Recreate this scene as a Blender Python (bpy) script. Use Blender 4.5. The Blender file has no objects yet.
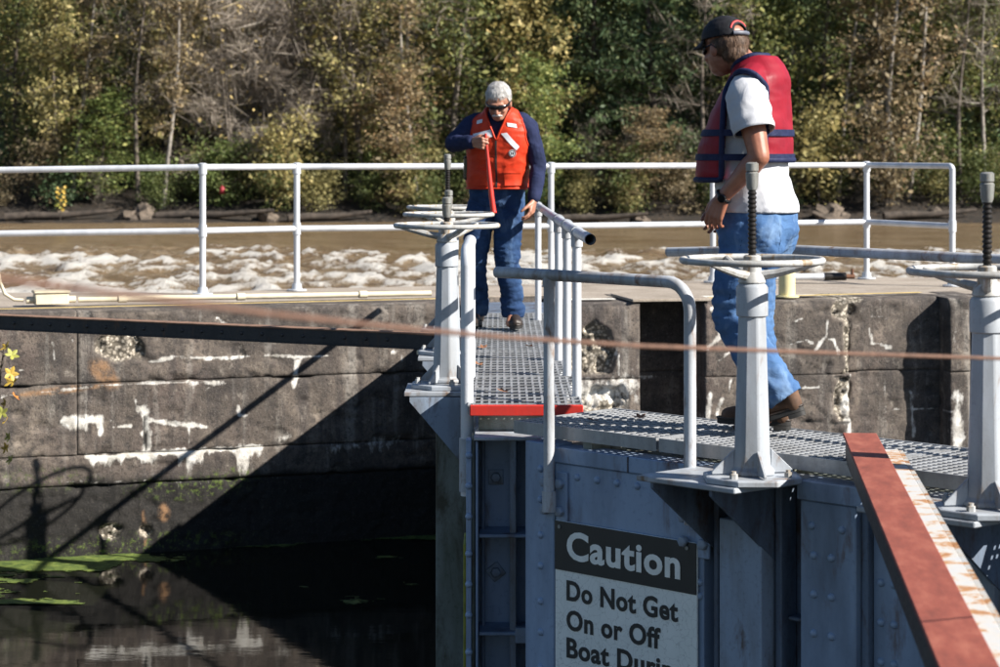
import bpy, bmesh, math, random
import numpy as np
from mathutils import Vector, Matrix, noise as mnoise
random.seed(7)
rng = np.random.default_rng(11)
R = math.radians
scene = bpy.context.scene
COL = scene.collection

# ------------------------------------------------------------------ camera, sky, sun, exposure
EYE = 1.22                      # eye height above the gate walkway (walkway top is z = 0)
FPX = 2200.0                    # focal length in pixels of a 1000 px wide picture
HOR = 147.0                     # horizon row
cam_d = bpy.data.cameras.new("camera")
cam = bpy.data.objects.new("camera", cam_d)
COL.objects.link(cam)
cam.location = (0, 0, EYE)
cam.rotation_euler = (R(90), 0, 0)
cam_d.sensor_width = 36
cam_d.lens = FPX / 1000 * 36
cam_d.shift_y = -(333.5 - HOR) / 1000
cam_d.clip_start = 0.1
cam_d.clip_end = 2000
cam_d.dof.use_dof = True
cam_d.dof.focus_distance = 10.6
cam_d.dof.aperture_fstop = 5.6
scene.camera = cam

SUN_EL = 34.0
SUN = Vector((0.92, -0.39, 0)).normalized()
world = bpy.data.worlds.new("World")
scene.world = world
world.use_nodes = True
wn = world.node_tree
sky = wn.nodes.new("ShaderNodeTexSky")
sky.sky_type = 'NISHITA'
sky.sun_disc = False
sky.ozone_density = 4.0
sky.dust_density = 0.3
sky.air_density = 1.0
sky.sun_elevation = R(SUN_EL)
sky.sun_rotation = math.atan2(SUN.x, SUN.y)
bg = wn.nodes["Background"]
bg.inputs[1].default_value = 0.05
wn.links.new(sky.outputs[0], bg.inputs[0])
sun_d = bpy.data.lights.new("sun", 'SUN')
sun_d.energy = 5.0
sun_d.angle = R(0.5)
sun_d.color = (1.0, 0.945, 0.86)
sun = bpy.data.objects.new("sun", sun_d)
COL.objects.link(sun)
sdir = Vector((SUN.x * math.cos(R(SUN_EL)), SUN.y * math.cos(R(SUN_EL)), math.sin(R(SUN_EL))))
sun.rotation_euler = sdir.to_track_quat('Z', 'Y').to_euler()
sun.location = (20, -20, 20)
scene.view_settings.view_transform = 'Standard'
scene.view_settings.look = 'None'
scene.view_settings.exposure = 1.15
scene.view_settings.gamma = 1.0

# ------------------------------------------------------------------ numeric noise
def _hash(ix, iy, iz):
    n = (ix * 374761393 + iy * 668265263 + iz * 2147483647 * 31 + 1013904223) & 0xffffffff
    n = ((n ^ (n >> 13)) * 1274126177) & 0xffffffff
    n = ((n ^ (n >> 16)) * 2246822519) & 0xffffffff
    return ((n ^ (n >> 15)) & 0xffffff) / float(0xffffff)
def vnoise(x, y, z=0.0):
    x, y, z = np.broadcast_arrays(np.asarray(x, float), np.asarray(y, float), np.asarray(z, float))
    ix, iy, iz = np.floor(x).astype(np.int64), np.floor(y).astype(np.int64), np.floor(z).astype(np.int64)
    fx, fy, fz = x - ix, y - iy, z - iz
    fx, fy, fz = [f * f * (3 - 2 * f) for f in (fx, fy, fz)]
    r = 0
    for a in (0, 1):
        for b in (0, 1):
            for c in (0, 1):
                w = (fx if a else 1 - fx) * (fy if b else 1 - fy) * (fz if c else 1 - fz)
                r = r + w * _hash(ix + a, iy + b, iz + c)
    return r * 2 - 1
def fbm(x, y, z=0.0, o=4):
    r, a, f = 0, 1.0, 1.0
    for k in range(o):
        r = r + a * vnoise(x * f + 17.3 * k, y * f - 9.1 * k, np.asarray(z) * f + 3.7 * k)
        a *= 0.5; f *= 2.03
    return r / 1.9
def sstep(a, b, x):
    t = np.clip((x - a) / (b - a), 0, 1)
    return t * t * (3 - 2 * t)

# ------------------------------------------------------------------ objects
def link(name, me, mat=None, parent=None, loc=None, rz=0.0):
    o = bpy.data.objects.new(name, me)
    COL.objects.link(o)
    if mat is not None and me is not None and not me.materials:
        me.materials.append(mat)
    if parent is not None:
        o.parent = parent
    if loc is not None:
        o.location = loc
    if rz:
        o.rotation_euler = (0, 0, rz)
    return o
def tag(o, label, cat, group=None):
    o["label"] = label; o["category"] = cat
    if group: o["group"] = group
    return o
def structure(o):
    o["kind"] = "structure"; return o
def stuff(o):
    o["kind"] = "stuff"; return o
def thing(name, label, cat, loc=(0, 0, 0), rz=0.0, group=None):
    o = bpy.data.objects.new(name, None)
    o.empty_display_size = 0.1
    COL.objects.link(o)
    o.location = loc; o.rotation_euler = (0, 0, rz)
    return tag(o, label, cat, group)
def np_mesh(name, v, f, smooth=False):
    """v (n,3), f (m,4) or (m,3) arrays"""
    me = bpy.data.meshes.new(name)
    v = np.asarray(v, np.float32); f = np.asarray(f, np.int32)
    k = f.shape[1]
    me.vertices.add(len(v)); me.vertices.foreach_set("co", v.ravel())
    me.loops.add(f.size); me.loops.foreach_set("vertex_index", f.ravel())
    me.polygons.add(len(f))
    me.polygons.foreach_set("loop_start", np.arange(0, f.size, k, dtype=np.int32))
    me.polygons.foreach_set("loop_total", np.full(len(f), k, np.int32))
    me.polygons.foreach_set("use_smooth", np.full(len(f), smooth))
    me.update(calc_edges=True)
    return me
def vattr(me, name, arr):
    a = me.attributes.new(name, 'FLOAT_COLOR', 'POINT')
    arr = np.asarray(arr, np.float32)
    if arr.ndim == 1:
        arr = np.stack([arr, arr, arr, np.ones_like(arr)], 1)
    if arr.shape[1] == 3:
        arr = np.concatenate([arr, np.ones((len(arr), 1), np.float32)], 1)
    a.data.foreach_set("color", arr.ravel())

class MB:
    def __init__(s):
        s.v = []; s.f = []
    def add(s, vs, fs, M=None):
        o = len(s.v)
        for p in vs:
            p = Vector(p)
            s.v.append(tuple(M @ p) if M is not None else tuple(p))
        for f in fs:
            s.f.append([i + o for i in f])
        return s
    def box(s, x0, x1, y0, y1, z0, z1, M=None):
        vs = [(x, y, z) for z in (z0, z1) for y in (y0, y1) for x in (x0, x1)]
        fs = [(0, 2, 3, 1), (4, 5, 7, 6), (0, 1, 5, 4), (2, 6, 7, 3), (0, 4, 6, 2), (1, 3, 7, 5)]
        return s.add(vs, fs, M)
    def bar(s, p, q, w, h, up=(0, 0, 1)):
        p, q = Vector(p), Vector(q)
        d = (q - p); L = d.length; d.normalize()
        sx = d.cross(Vector(up)).normalized(); uz = sx.cross(d)
        M = Matrix((sx, d, uz)).transposed().to_4x4(); M.translation = p
        return s.box(-w / 2, w / 2, 0, L, -h / 2, h / 2, M)
    def tube(s, pts, r, n=12, caps=True):
        pts = [Vector(p) for p in pts]
        rs = r if isinstance(r, (list, tuple)) else [r] * len(pts)
        rings = []; prev = None
        for i, p in enumerate(pts):
            if i == 0: d = pts[1] - p
            elif i == len(pts) - 1: d = p - pts[i - 1]
            else: d = (pts[i + 1] - p).normalized() + (p - pts[i - 1]).normalized()
            if d.length < 1e-9: d = Vector((0, 0, 1))
            d.normalize()
            if prev is None:
                a = Vector((0, 0, 1)) if abs(d.z) < .9 else Vector((1, 0, 0))
                sx = d.cross(a).normalized()
            else:
                sx = (prev - d * prev.dot(d)).normalized()
            prev = sx; sy = d.cross(sx)
            rings.append([p + (sx * math.cos(2 * math.pi * k / n) + sy * math.sin(2 * math.pi * k / n)) * rs[i] for k in range(n)])
        vs = [q for rg in rings for q in rg]; fs = []
        for i in range(len(pts) - 1):
            for k in range(n):
                a, b = i * n + k, i * n + (k + 1) % n
                fs.append((a, b, b + n, a + n))
        if caps:
            fs.append(tuple(range(n - 1, -1, -1)))
            fs.append(tuple((len(pts) - 1) * n + k for k in range(n)))
        return s.add(vs, fs)
    def lathe(s, prof, n=16, M=None, caps=True):
        vs = [(r * math.cos(2 * math.pi * k / n), r * math.sin(2 * math.pi * k / n), z) for r, z in prof for k in range(n)]
        fs = []
        for i in range(len(prof) - 1):
            for k in range(n):
                a, b = i * n + k, i * n + (k + 1) % n
                fs.append((a, b, b + n, a + n))
        if caps:
            fs.append(tuple(range(n - 1, -1, -1)))
            fs.append(tuple((len(prof) - 1) * n + k for k in range(n)))
        return s.add(vs, fs, M)
    def torus(s, c, Rr, r, n=48, m=10, M=None):
        vs = []; fs = []
        for i in range(n):
            a = 2 * math.pi * i / n
            for j in range(m):
                b = 2 * math.pi * j / m
                vs.append((c[0] + (Rr + r * math.cos(b)) * math.cos(a), c[1] + (Rr + r * math.cos(b)) * math.sin(a), c[2] + r * math.sin(b)))
        for i in range(n):
            for j in range(m):
                fs.append((i * m + j, ((i + 1) % n) * m + j, ((i + 1) % n) * m + (j + 1) % m, i * m + (j + 1) % m))
        return s.add(vs, fs, M)
    def prism(s, poly, h0, h1, M=None):
        """poly in x,y extruded along z h0..h1"""
        n = len(poly)
        vs = [(x, y, h0) for x, y in poly] + [(x, y, h1) for x, y in poly]
        fs = [tuple(range(n - 1, -1, -1)), tuple(range(n, 2 * n))]
        for k in range(n):
            fs.append((k, (k + 1) % n, n + (k + 1) % n, n + k))
        return s.add(vs, fs, M)
    def mesh(s, name, smooth=0):
        me = bpy.data.meshes.new(name)
        me.from_pydata(s.v, [], s.f)
        bm = bmesh.new(); bm.from_mesh(me)
        bmesh.ops.recalc_face_normals(bm, faces=bm.faces)
        bm.to_mesh(me); bm.free()
        if smooth:
            me.polygons.foreach_set("use_smooth", [True] * len(me.polygons))
            me.set_sharp_from_angle(angle=R(smooth))
        me.update()
        return me
    def build(s, name, mat, parent=None, smooth=40, bevel=0, seg=1):
        o = link(name, s.mesh(name, smooth), mat, parent)
        if bevel:
            b = o.modifiers.new("bevel", 'BEVEL'); b.width = bevel; b.segments = seg; b.limit_method = 'ANGLE'; b.angle_limit = R(40)
        return o
def arc(c, r, a0, a1, n, e1, e2):
    c, e1, e2 = Vector(c), Vector(e1), Vector(e2)
    return [c + (e1 * math.cos(a0 + (a1 - a0) * k / n) + e2 * math.sin(a0 + (a1 - a0) * k / n)) * r for k in range(n + 1)]

# ------------------------------------------------------------------ materials
def lin(h):
    h = h.lstrip('#')
    c = [int(h[i:i + 2], 16) / 255 for i in (0, 2, 4)]
    return tuple(x / 12.92 if x <= .04045 else ((x + .055) / 1.055) ** 2.4 for x in c) + (1,)
def c4(c): return tuple(c) + (1,) if len(c) == 3 else tuple(c)
class NT:
    def __init__(s, name):
        s.m = bpy.data.materials.new(name); s.m.use_nodes = True
        s.t = s.m.node_tree; s.b = s.t.nodes["Principled BSDF"]; s.out = s.t.nodes["Material Output"]
        s.tc = s.t.nodes.new("ShaderNodeTexCoord")
    def n(s, kind, **kw):
        d = s.t.nodes.new(kind)
        for k, v in kw.items(): setattr(d, k, v)
        return d
    def l(s, a, b): s.t.links.new(a, b)
    def coord(s, scale=(1, 1, 1), src="Object"):
        mp = s.n("ShaderNodeMapping"); mp.inputs["Scale"].default_value = scale
        s.l(s.tc.outputs[src], mp.inputs[0]); return mp.outputs[0]
    def noise(s, scale, detail=4, rough=.55, vec=None, dist=0):
        d = s.n("ShaderNodeTexNoise"); d.inputs["Scale"].default_value = scale; d.inputs["Detail"].default_value = detail
        d.inputs["Roughness"].default_value = rough; d.inputs["Distortion"].default_value = dist
        s.l(vec if vec is not None else s.tc.outputs["Object"], d.inputs["Vector"]); return d.outputs["Fac"]
    def ramp(s, fac, stops, interp='LINEAR'):
        d = s.n("ShaderNodeValToRGB"); d.color_ramp.interpolation = interp
        e = d.color_ramp.elements
        while len(e) > len(stops): e.remove(e[-1])
        while len(e) < len(stops): e.new(0.5)
        for i, (p, c) in enumerate(stops):
            e[i].position = p; e[i].color = c4(c) if not isinstance(c, (int, float)) else (c, c, c, 1)
        s.l(fac, d.inputs[0]); return d.outputs[0]
    def mix(s, fac, a, b, mode='MIX'):
        d = s.n("ShaderNodeMix", data_type='RGBA', blend_type=mode)
        for sock, v in ((d.inputs[0], fac), (d.inputs[6], a), (d.inputs[7], b)):
            if hasattr(v, "is_linked") or isinstance(v, bpy.types.NodeSocket): s.l(v, sock)
            elif isinstance(v, (int, float)): sock.default_value = v if sock == d.inputs[0] else (v, v, v, 1)
            else: sock.default_value = c4(v)
        return d.outputs[2]
    def math(s, op, a, b=0.5, clamp=False):
        d = s.n("ShaderNodeMath", operation=op); d.use_clamp = clamp
        for sock, v in ((d.inputs[0], a), (d.inputs[1], b)):
            if isinstance(v, bpy.types.NodeSocket): s.l(v, sock)
            else: sock.default_value = v
        return d.outputs[0]
    def attr(s, name):
        d = s.n("ShaderNodeAttribute"); d.attribute_name = name; return d
    def bump(s, h, strength=.3, dist=.01):
        d = s.n("ShaderNodeBump"); d.inputs["Strength"].default_value = strength; d.inputs["Distance"].default_value = dist
        s.l(h, d.inputs["Height"]); s.l(d.outputs[0], s.b.inputs["Normal"]); return d
    def set(s, **kw):
        for k, v in kw.items():
            sock = s.b.inputs[k.replace("_", " ")]
            if isinstance(v, bpy.types.NodeSocket): s.l(v, sock)
            elif isinstance(v, (tuple, list)): sock.default_value = c4(v)
            else: sock.default_value = v
        return s.m
def paint_mat(name, base, dirt, rust=None, rust_amt=.62, rough=.45, scale=6, metal=0.0, bump=.12, streak=True, lo=.42):
    t = NT(name)
    vec = t.coord((1, 1, .22)) if streak else t.coord()
    n1 = t.noise(scale, 6, .62, vec)
    col = t.mix(t.ramp(n1, [(lo, 0), (.72, 1)]), base, dirt)
    n3 = t.noise(scale * 9, 4, .7)
    col = t.mix(t.ramp(n3, [(.56, 0), (.75, .55)]), col, dirt)
    if rust is not None:
        n2 = t.noise(scale * 1.9, 8, .68, t.coord((1, 1, .30)), .4)
        col = t.mix(t.ramp(n2, [(rust_amt - .04, 0), (rust_amt + .02, .35), (rust_amt + .10, .9)]), col, rust)
    rg = t.ramp(n3, [(.3, rough - .1), (.8, min(1, rough + .25))])
    t.bump(t.noise(scale * 12, 5, .6), bump, .004)
    return t.set(Base_Color=col, Roughness=rg, Metallic=metal)
M = {}
M['rail'] = paint_mat("rail_aluminium", (.60, .62, .66), (.40, .42, .45), None, rough=.38, scale=5, metal=.15)
M['rail_old'] = paint_mat("rail_worn_paint", (.42, .445, .48), (.20, .19, .18), (.16, .085, .045), .57, scale=9)
M['stand'] = paint_mat("stand_paint", (.35, .38, .42), (.22, .225, .23), (.15, .085, .045), .59, scale=5)
M['wheel'] = paint_mat("handwheel_paint", (.44, .445, .44), (.18, .16, .13), (.24, .15, .06), .56, scale=10)
M['gate'] = paint_mat("gate_paint", (.26, .34, .47), (.13, .17, .235), (.10, .045, .022), .61, scale=3.4, rough=.5, lo=.46)
M['gate_panel'] = paint_mat("gate_panel_paint", (.25, .31, .40), (.12, .11, .10), (.075, .04, .022), .60, scale=6, rough=.55)
M['gate_dark'] = paint_mat("gate_paint_shaded", (.13, .17, .235), (.05, .06, .08), (.06, .03, .018), .55, scale=5, rough=.6)  # darker copy of the gate paint, recess shade put into the colour
M['bracket_green'] = paint_mat("bracket_slimed_paint", (.22, .24, .22), (.07, .085, .05), (.06, .05, .03), .52, scale=4, rough=.6)
M['grating'] = paint_mat("grating_galvanised", (.34, .35, .365), (.20, .20, .20), (.15, .10, .06), .68, scale=8, metal=.35, rough=.45)
M['red'] = paint_mat("red_nosing_paint", (.48, .022, .012), (.34, .025, .018), (.12, .05, .03), .66, scale=14)
M['black_iron'] = paint_mat("black_iron", (.030, .028, .030), (.012, .012, .013), (.09, .042, .022), .60, scale=7, rough=.55)
M['stem'] = paint_mat("greased_stem", (.035, .031, .029), (.012, .011, .010), None, scale=30, rough=.35, metal=.6)
M['cap_metal'] = paint_mat("stem_cap_metal", (.26, .265, .255), (.13, .12, .10), (.22, .13, .05), .6, scale=30, rough=.45, metal=.3)
M['rust'] = paint_mat("rust", (.16, .07, .035), (.08, .035, .02), None, scale=30, rough=.85)
def rust_beam():
    t = NT("red_lead_beam")
    n = t.noise(5, 7, .65, t.coord((1, 3, 1)))
    col = t.ramp(n, [(.3, (.15, .036, .022)), (.5, (.235, .056, .034)), (.7, (.32, .10, .062))])
    n2 = t.noise(60, 4, .7)
    col = t.mix(t.ramp(n2, [(.55, 0), (.8, .6)]), col, (.13, .035, .025))
    t.bump(n2, .35, .004)
    return t.set(Base_Color=col, Roughness=.78)
M['beam_red'] = rust_beam()
def rack_mat():
    t = NT("rack_worn_paint")
    n = t.noise(7, 8, .7, t.coord((1.6, 1, 1)), .5)
    col = t.ramp(n, [(.40, (.46, .47, .48)), (.52, (.50, .48, .44)), (.56, (.42, .22, .09)), (.66, (.26, .11, .05))])
    t.bump(t.noise(50, 4), .3, .003)
    return t.set(Base_Color=col, Roughness=.65)
M['rack'] = rack_mat()
def plain(name, col, rough=.6, var=.25, scale=30, bump=.1, metal=0, **kw):
    t = NT(name)
    n = t.noise(scale, 4)
    a = tuple(x * (1 - var) for x in col[:3]); b = tuple(min(1, x * (1 + var)) for x in col[:3])
    c = t.ramp(n, [(.3, a), (.7, b)])
    if bump: t.bump(n, bump, .003)
    return t.set(Base_Color=c, Roughness=rough, Metallic=metal, **kw)
M['conduit'] = plain("conduit_cream", (.62, .55, .40), .6, .15, 9)
M['yellow_post'] = plain("bollard_pale_yellow", (.62, .55, .30), .55, .12, 8)
M['cable'] = plain("cable_rust", (.135, .072, .048), .8, .3, 60)
M['sign_white'] = None
def sign_white():
    t = NT("sign_white_crazed")
    vo = t.n("ShaderNodeTexVoronoi"); vo.feature = 'DISTANCE_TO_EDGE'; vo.inputs["Scale"].default_value = 26
    nz = t.n("ShaderNodeTexNoise"); nz.inputs["Scale"].default_value = 9; nz.inputs["Detail"].default_value = 5
    t.l(t.tc.outputs["Object"], nz.inputs["Vector"])
    mx = t.mix(.16, t.tc.outputs["Object"], nz.outputs["Color"])
    t.l(mx, vo.inputs["Vector"])
    crack = t.ramp(vo.outputs["Distance"], [(0, 1), (.035, 0)])
    base = t.ramp(t.noise(5, 6), [(.3, (.84, .85, .81)), (.75, (.72, .74, .70))])
    col = t.mix(t.math('MULTIPLY', crack, .45), base, (.22, .23, .22))
    g = t.n("ShaderNodeSeparateXYZ"); t.l(t.tc.outputs["Object"], g.inputs[0])
    return t.set(Base_Color=col, Roughness=.45)
M['sign_white'] = sign_white()
M['sign_black'] = plain("sign_black_vinyl", (.012, .012, .013), .4, .3, 12, 0)
M['letter_black'] = plain("lettering_black", (.012, .012, .013), .45, .2, 20, 0)
M['letter_white'] = plain("lettering_white", (.80, .80, .75), .45, .12, 20, 0)
M['algae_stain'] = plain("algae_stain", (.30, .30, .05), .8, .3, 12, .2)
def concrete_wall():
    t = NT("stained_lock_concrete")
    at = t.attr("mask"); sp = t.n("ShaderNodeSeparateColor"); t.l(at.outputs["Color"], sp.inputs[0])
    at2 = t.attr("mask2"); sp2 = t.n("ShaderNodeSeparateColor"); t.l(at2.outputs["Color"], sp2.inputs[0])
    P = t.tc.outputs["Object"]
    big = t.noise(1.3, 8, .68, P, .6)
    base = t.ramp(big, [(.30, (.030, .025, .022)), (.42, (.070, .057, .048)), (.54, (.120, .097, .080)), (.66, (.23, .19, .152)), (.78, (.33, .28, .23))])
    hue = t.noise(.9, 5, .6, t.coord((1, 1, .7)))
    base = t.mix(t.ramp(hue, [(.48, 0), (.62, .55)]), base, (.090, .061, .055))
    streak = t.noise(7, 7, .68, t.coord((1, 1, .09)))
    base = t.mix(t.ramp(streak, [(.48, 0), (.62, .8)]), base, (.048, .040, .038))
    streak2 = t.noise(4.3, 6, .65, t.coord((1.3, 1.3, .14)))
    base = t.mix(t.ramp(streak2, [(.54, 0), (.70, .65)]), base, (.36, .335, .30))
    mid = t.noise(11, 7, .72, P)
    base = t.mix(t.ramp(mid, [(.36, .8), (.50, 0)]), base, (.036, .031, .029))
    base = t.mix(t.ramp(mid, [(.58, 0), (.70, .6)]), base, (.30, .265, .225))
    fine = t.noise(42, 6, .75, P)
    base = t.mix(t.ramp(fine, [(.36, .8), (.48, 0)]), base, (.022, .019, .018))
    spk = t.noise(130, 3, .6, P)
    base = t.mix(t.ramp(spk, [(.60, 0), (.72, .5)]), base, (.34, .31, .27))
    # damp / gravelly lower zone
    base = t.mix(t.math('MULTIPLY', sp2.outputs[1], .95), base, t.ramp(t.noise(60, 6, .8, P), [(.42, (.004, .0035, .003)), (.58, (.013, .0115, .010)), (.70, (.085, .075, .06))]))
    # moss
    mo = t.math('MULTIPLY', sp2.outputs[0], t.ramp(t.noise(24, 6, .7, P), [(.52, 0), (.62, 1)]))
    base = t.mix(mo, base, t.ramp(fine, [(.4, (.045, .075, .015)), (.6, (.10, .13, .025))]))
    # orange joint stains
    base = t.mix(t.math('MULTIPLY', sp2.outputs[2], t.ramp(mid, [(.40, 0), (.56, .75)])), base, (.30, .165, .08))
    # spalled aggregate
    vo = t.n("ShaderNodeTexVoronoi"); vo.inputs["Scale"].default_value = 34; t.l(P, vo.inputs["Vector"])
    agg = t.mix(t.ramp(vo.outputs["Distance"], [(.25, 0), (.6, 1)]), t.ramp(t.noise(60, 3, .6, P), [(.35, (.26, .22, .17)), (.65, (.62, .56, .47))]), (.10, .085, .065))
    base = t.mix(sp.outputs[1], base, agg)
    # efflorescence
    en = t.noise(22, 8, .75, t.coord((1, 1, .42)))
    ef = t.math('ADD', t.math('MULTIPLY', sp.outputs[0], 1.3), t.math('MULTIPLY', t.math('SUBTRACT', en, .5), 2.1))
    base = t.mix(t.ramp(ef, [(.56, 0), (.76, .40), (1.15, .92)]), base, t.ramp(t.noise(11, 4, .6, P), [(.3, (.40, .37, .325)), (.62, (.74, .72, .68))]))
    # dark cracks
    base = t.mix(sp.outputs[2], base, (.012, .011, .010))
    h = t.math('ADD', t.math('MULTIPLY', fine, .6), t.math('MULTIPLY', spk, .35))
    t.bump(t.math('ADD', h, t.math('MULTIPLY', mid, .9)), .75, .014)
    return t.set(Base_Color=base, Roughness=.88)
M['wall'] = concrete_wall()
def deck_mat():
    t = NT("deck_concrete")
    n = t.noise(2.2, 7, .65); f = t.noise(45, 5, .7)
    c = t.ramp(n, [(.3, (.24, .20, .155)), (.5, (.35, .295, .24)), (.7, (.44, .385, .32))])
    c = t.mix(t.ramp(f, [(.45, .5), (.6, 0)]), c, (.17, .14, .11))
    t.bump(f, .4, .006)
    return t.set(Base_Color=c, Roughness=.85)
M['deck'] = deck_mat()
M['paint_white'] = plain("worn_white_paint_line", (.62, .60, .54), .7, .25, 6, .1)
M['paint_yellow'] = plain("worn_yellow_paint_line", (.52, .38, .13), .7, .25, 9, .1)
def fabric(name, a, b, scale=14, rough=.85, bump=.5, weave=420, fold=.02):
    t = NT(name)
    n = t.noise(scale, 5, .6)
    c = t.ramp(n, [(.32, a), (.68, b)])
    h = t.math('ADD', t.math('MULTIPLY', t.noise(scale * 1.4, 3, .5, t.coord((1, 1, .6)), .8), 1.0), t.math('MULTIPLY', t.noise(weave, 2), .05))
    t.bump(h, bump, fold)
    return t.set(Base_Color=c, Roughness=rough, Specular_IOR_Level=.2)
M['tee'] = fabric("white_cotton", (.44, .45, .49), (.52, .525, .55), 9, .9, .35)
M['vest_red'] = fabric("crimson_nylon", (.19, .009, .020), (.26, .012, .025), 10, .5, .3, fold=.012)
M['vest_orange'] = fabric("red_orange_nylon", (.46, .034, .012), (.57, .048, .017), 10, .5, .35, fold=.012)
M['navy'] = fabric("navy_webbing", (.010, .014, .045), (.018, .024, .07), 40, .65, .2)
M['navy_shirt'] = fabric("navy_knit", (.010, .015, .042), (.020, .027, .075), 11, .85, .4)
def denim(name, a, b, hi):
    t = NT(name)
    n = t.noise(6, 5, .6); w = t.noise(9, 4, .6, t.coord((1, 1, .5)), .6)
    c = t.mix(t.ramp(w, [(.5, 0), (.72, .7)]), t.ramp(n, [(.35, a), (.65, b)]), hi)
    h = t.math('ADD', t.noise(13, 3, .5, t.coord((1, 1, 1.4)), .9), t.math('MULTIPLY', t.noise(500, 2), .05))
    t.bump(h, .45, .02)
    return t.set(Base_Color=c, Roughness=.9, Specular_IOR_Level=.15)
M['jeans_light'] = denim("blue_denim", (.042, .095, .215), (.070, .145, .29), (.19, .29, .44))
M['jeans_dark'] = denim("dark_denim", (.014, .032, .085), (.026, .060, .14), (.09, .15, .25))
def skin(name, col):
    t = NT(name)
    n = t.noise(16, 5, .6)
    c = t.ramp(n, [(.3, tuple(x * y for x, y in zip(col, (.82, .72, .7)))), (.7, col)])
    t.bump(t.noise(160, 3), .12, .002)
    return t.set(Base_Color=c, Roughness=.5, Subsurface_Weight=.08, Subsurface_Radius=(.02, .008, .004))
def _ss(m):
    return m
M['skin'] = None
t_ = NT("tanned_skin"); n_ = t_.noise(16, 5, .6)
t_.bump(t_.noise(160, 3), .12, .002)
M['skin'] = t_.set(Base_Color=t_.ramp(n_, [(.3, (.23, .085, .05)), (.7, (.34, .145, .088))]), Roughness=.48)
t_ = NT("ruddy_skin"); n_ = t_.noise(18, 5, .6)
t_.bump(t_.noise(160, 3), .12, .002)
M['skin_pale'] = t_.set(Base_Color=t_.ramp(n_, [(.3, (.29, .125, .08)), (.7, (.42, .21, .14))]), Roughness=.48)
def hair_mat(name, a, b):
    t = NT(name)
    n = t.noise(55, 4, .7, t.coord((1, 1, .3)))
    t.bump(n, .7, .006)
    return t.set(Base_Color=t.ramp(n, [(.35, a), (.65, b)]), Roughness=.6)
M['hair_white'] = hair_mat("white_hair", (.27, .255, .245), (.60, .585, .57))
M['hair_brown'] = hair_mat("brown_hair", (.05, .026, .014), (.17, .10, .06))
M['cap_black'] = fabric("black_cap_cloth", (.010, .010, .012), (.022, .022, .026), 20, .7, .15)
M['cap_red'] = plain("red_embroidery", (.55, .04, .04), .7, .2, 60)
M['cap_strap'] = plain("grey_cap_strap", (.10, .11, .14), .5, .2, 40)
M['black_plastic'] = plain("black_plastic", (.008, .008, .009), .15, .2, 20, 0)
M['boot'] = plain("brown_boot_leather", (.095, .048, .026), .8, .4, 22, .2)
M['boot_dark'] = plain("dark_brown_shoe_leather", (.028, .018, .013), .5, .35, 22, .2)
M['sole'] = plain("black_rubber_sole", (.015, .014, .013), .7, .3, 30)
M['patch_white'] = plain("reflective_tape", (.66, .67, .70), .4, .1, 20, 0)
M['lever_red'] = plain("red_lever_paint", (.50, .03, .018), .4, .2, 20, .05)

# ================================================================== SETTING
def at(px, py, d):
    return Vector(((px - 500) / FPX * d, d, EYE - (py - HOR) / FPX * d))
WATER = -1.88
RIVER = -1.92

# ---- far bank and wooded hill: one sheet to the horizon
def bank_h(x, y):
    edge = 91.5 + 1.6 * fbm(x * .06, 2.2, 0, 3)
    t = y - edge
    h = -3.2 + 1.45 * sstep(-3, 0.4, t) + .75 * sstep(0.0, 3.2, t) + 1.6 * sstep(3, 14, t)
    h = h + np.clip(t - 8, 0, 70) * .30 + np.clip(t - 78, 0, 220) * .12
    h = h + .35 * fbm(x * .35, y * .35, 1.0, 4) * sstep(-1, 3, t) + 1.6 * fbm(x * .04, y * .04, 4.0, 3) * sstep(10, 40, t)
    return h
xs = np.concatenate([np.linspace(-900, -45, 40), np.linspace(-44, 44, 221), np.linspace(45, 900, 40)])
ys = np.concatenate([np.arange(86, 110, .4), np.linspace(111, 190, 60), np.linspace(200, 1500, 40)])
gx, gy = np.meshgrid(xs, ys)
gz = bank_h(gx, gy)
def grid_faces(nx, ny):
    i = np.arange(nx * ny).reshape(ny, nx)
    return np.stack([i[:-1, :-1].ravel(), i[:-1, 1:].ravel(), i[1:, 1:].ravel(), i[1:, :-1].ravel()], 1)
t = NT("leaf_litter_bank")
n1 = t.noise(.9, 7, .7); n2 = t.noise(6, 5, .7)
c = t.ramp(n1, [(.3, (.008, .006, .004)), (.5, (.018, .013, .009)), (.7, (.042, .029, .018))])
c = t.mix(t.ramp(n2, [(.55, 0), (.7, .7)]), c, (.10, .06, .03))
t.bump(n2, .8, .12)
M['litter'] = t.set(Base_Color=c, Roughness=.95)
o = structure(link("wooded_bank", np_mesh("wooded_bank", np.stack([gx.ravel(), gy.ravel(), gz.ravel()], 1), grid_faces(len(xs), len(ys)), True), M['litter']))

# ---- river
xs = np.concatenate([np.linspace(-700, -31, 30), np.linspace(-30, 30, 331), np.linspace(31, 700, 30)])
ys = np.concatenate([np.arange(20.6, 42, .6), np.arange(42, 72, .16), np.arange(72, 96, .4)])
gx, gy = np.meshgrid(xs, ys)
rap = sstep(72, 60, gy + 5 * fbm(gx * .09, gy * .05, 0, 3)) * sstep(36, 45, gy)
w = fbm(gx * .8, gy * .30, 0, 4)
w2 = fbm(gx * 2.3 + 5, gy * .9, 3, 4)
w3 = fbm(gx * 3.8 + 3, gy * 1.5, 9, 3)
r1 = np.clip(1 - np.abs(fbm(gx * .75 + 2, gy * .34, 8, 3)) * 3.0, 0, 1) ** 1.6
r2 = np.clip(1 - np.abs(fbm(gx * 1.7 + 7, gy * .75, 2, 3)) * 3.0, 0, 1) ** 1.6
patchy = sstep(-.35, .25, fbm(gx * .16, gy * .12, 5, 3))
near = sstep(64, 50, gy)
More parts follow.
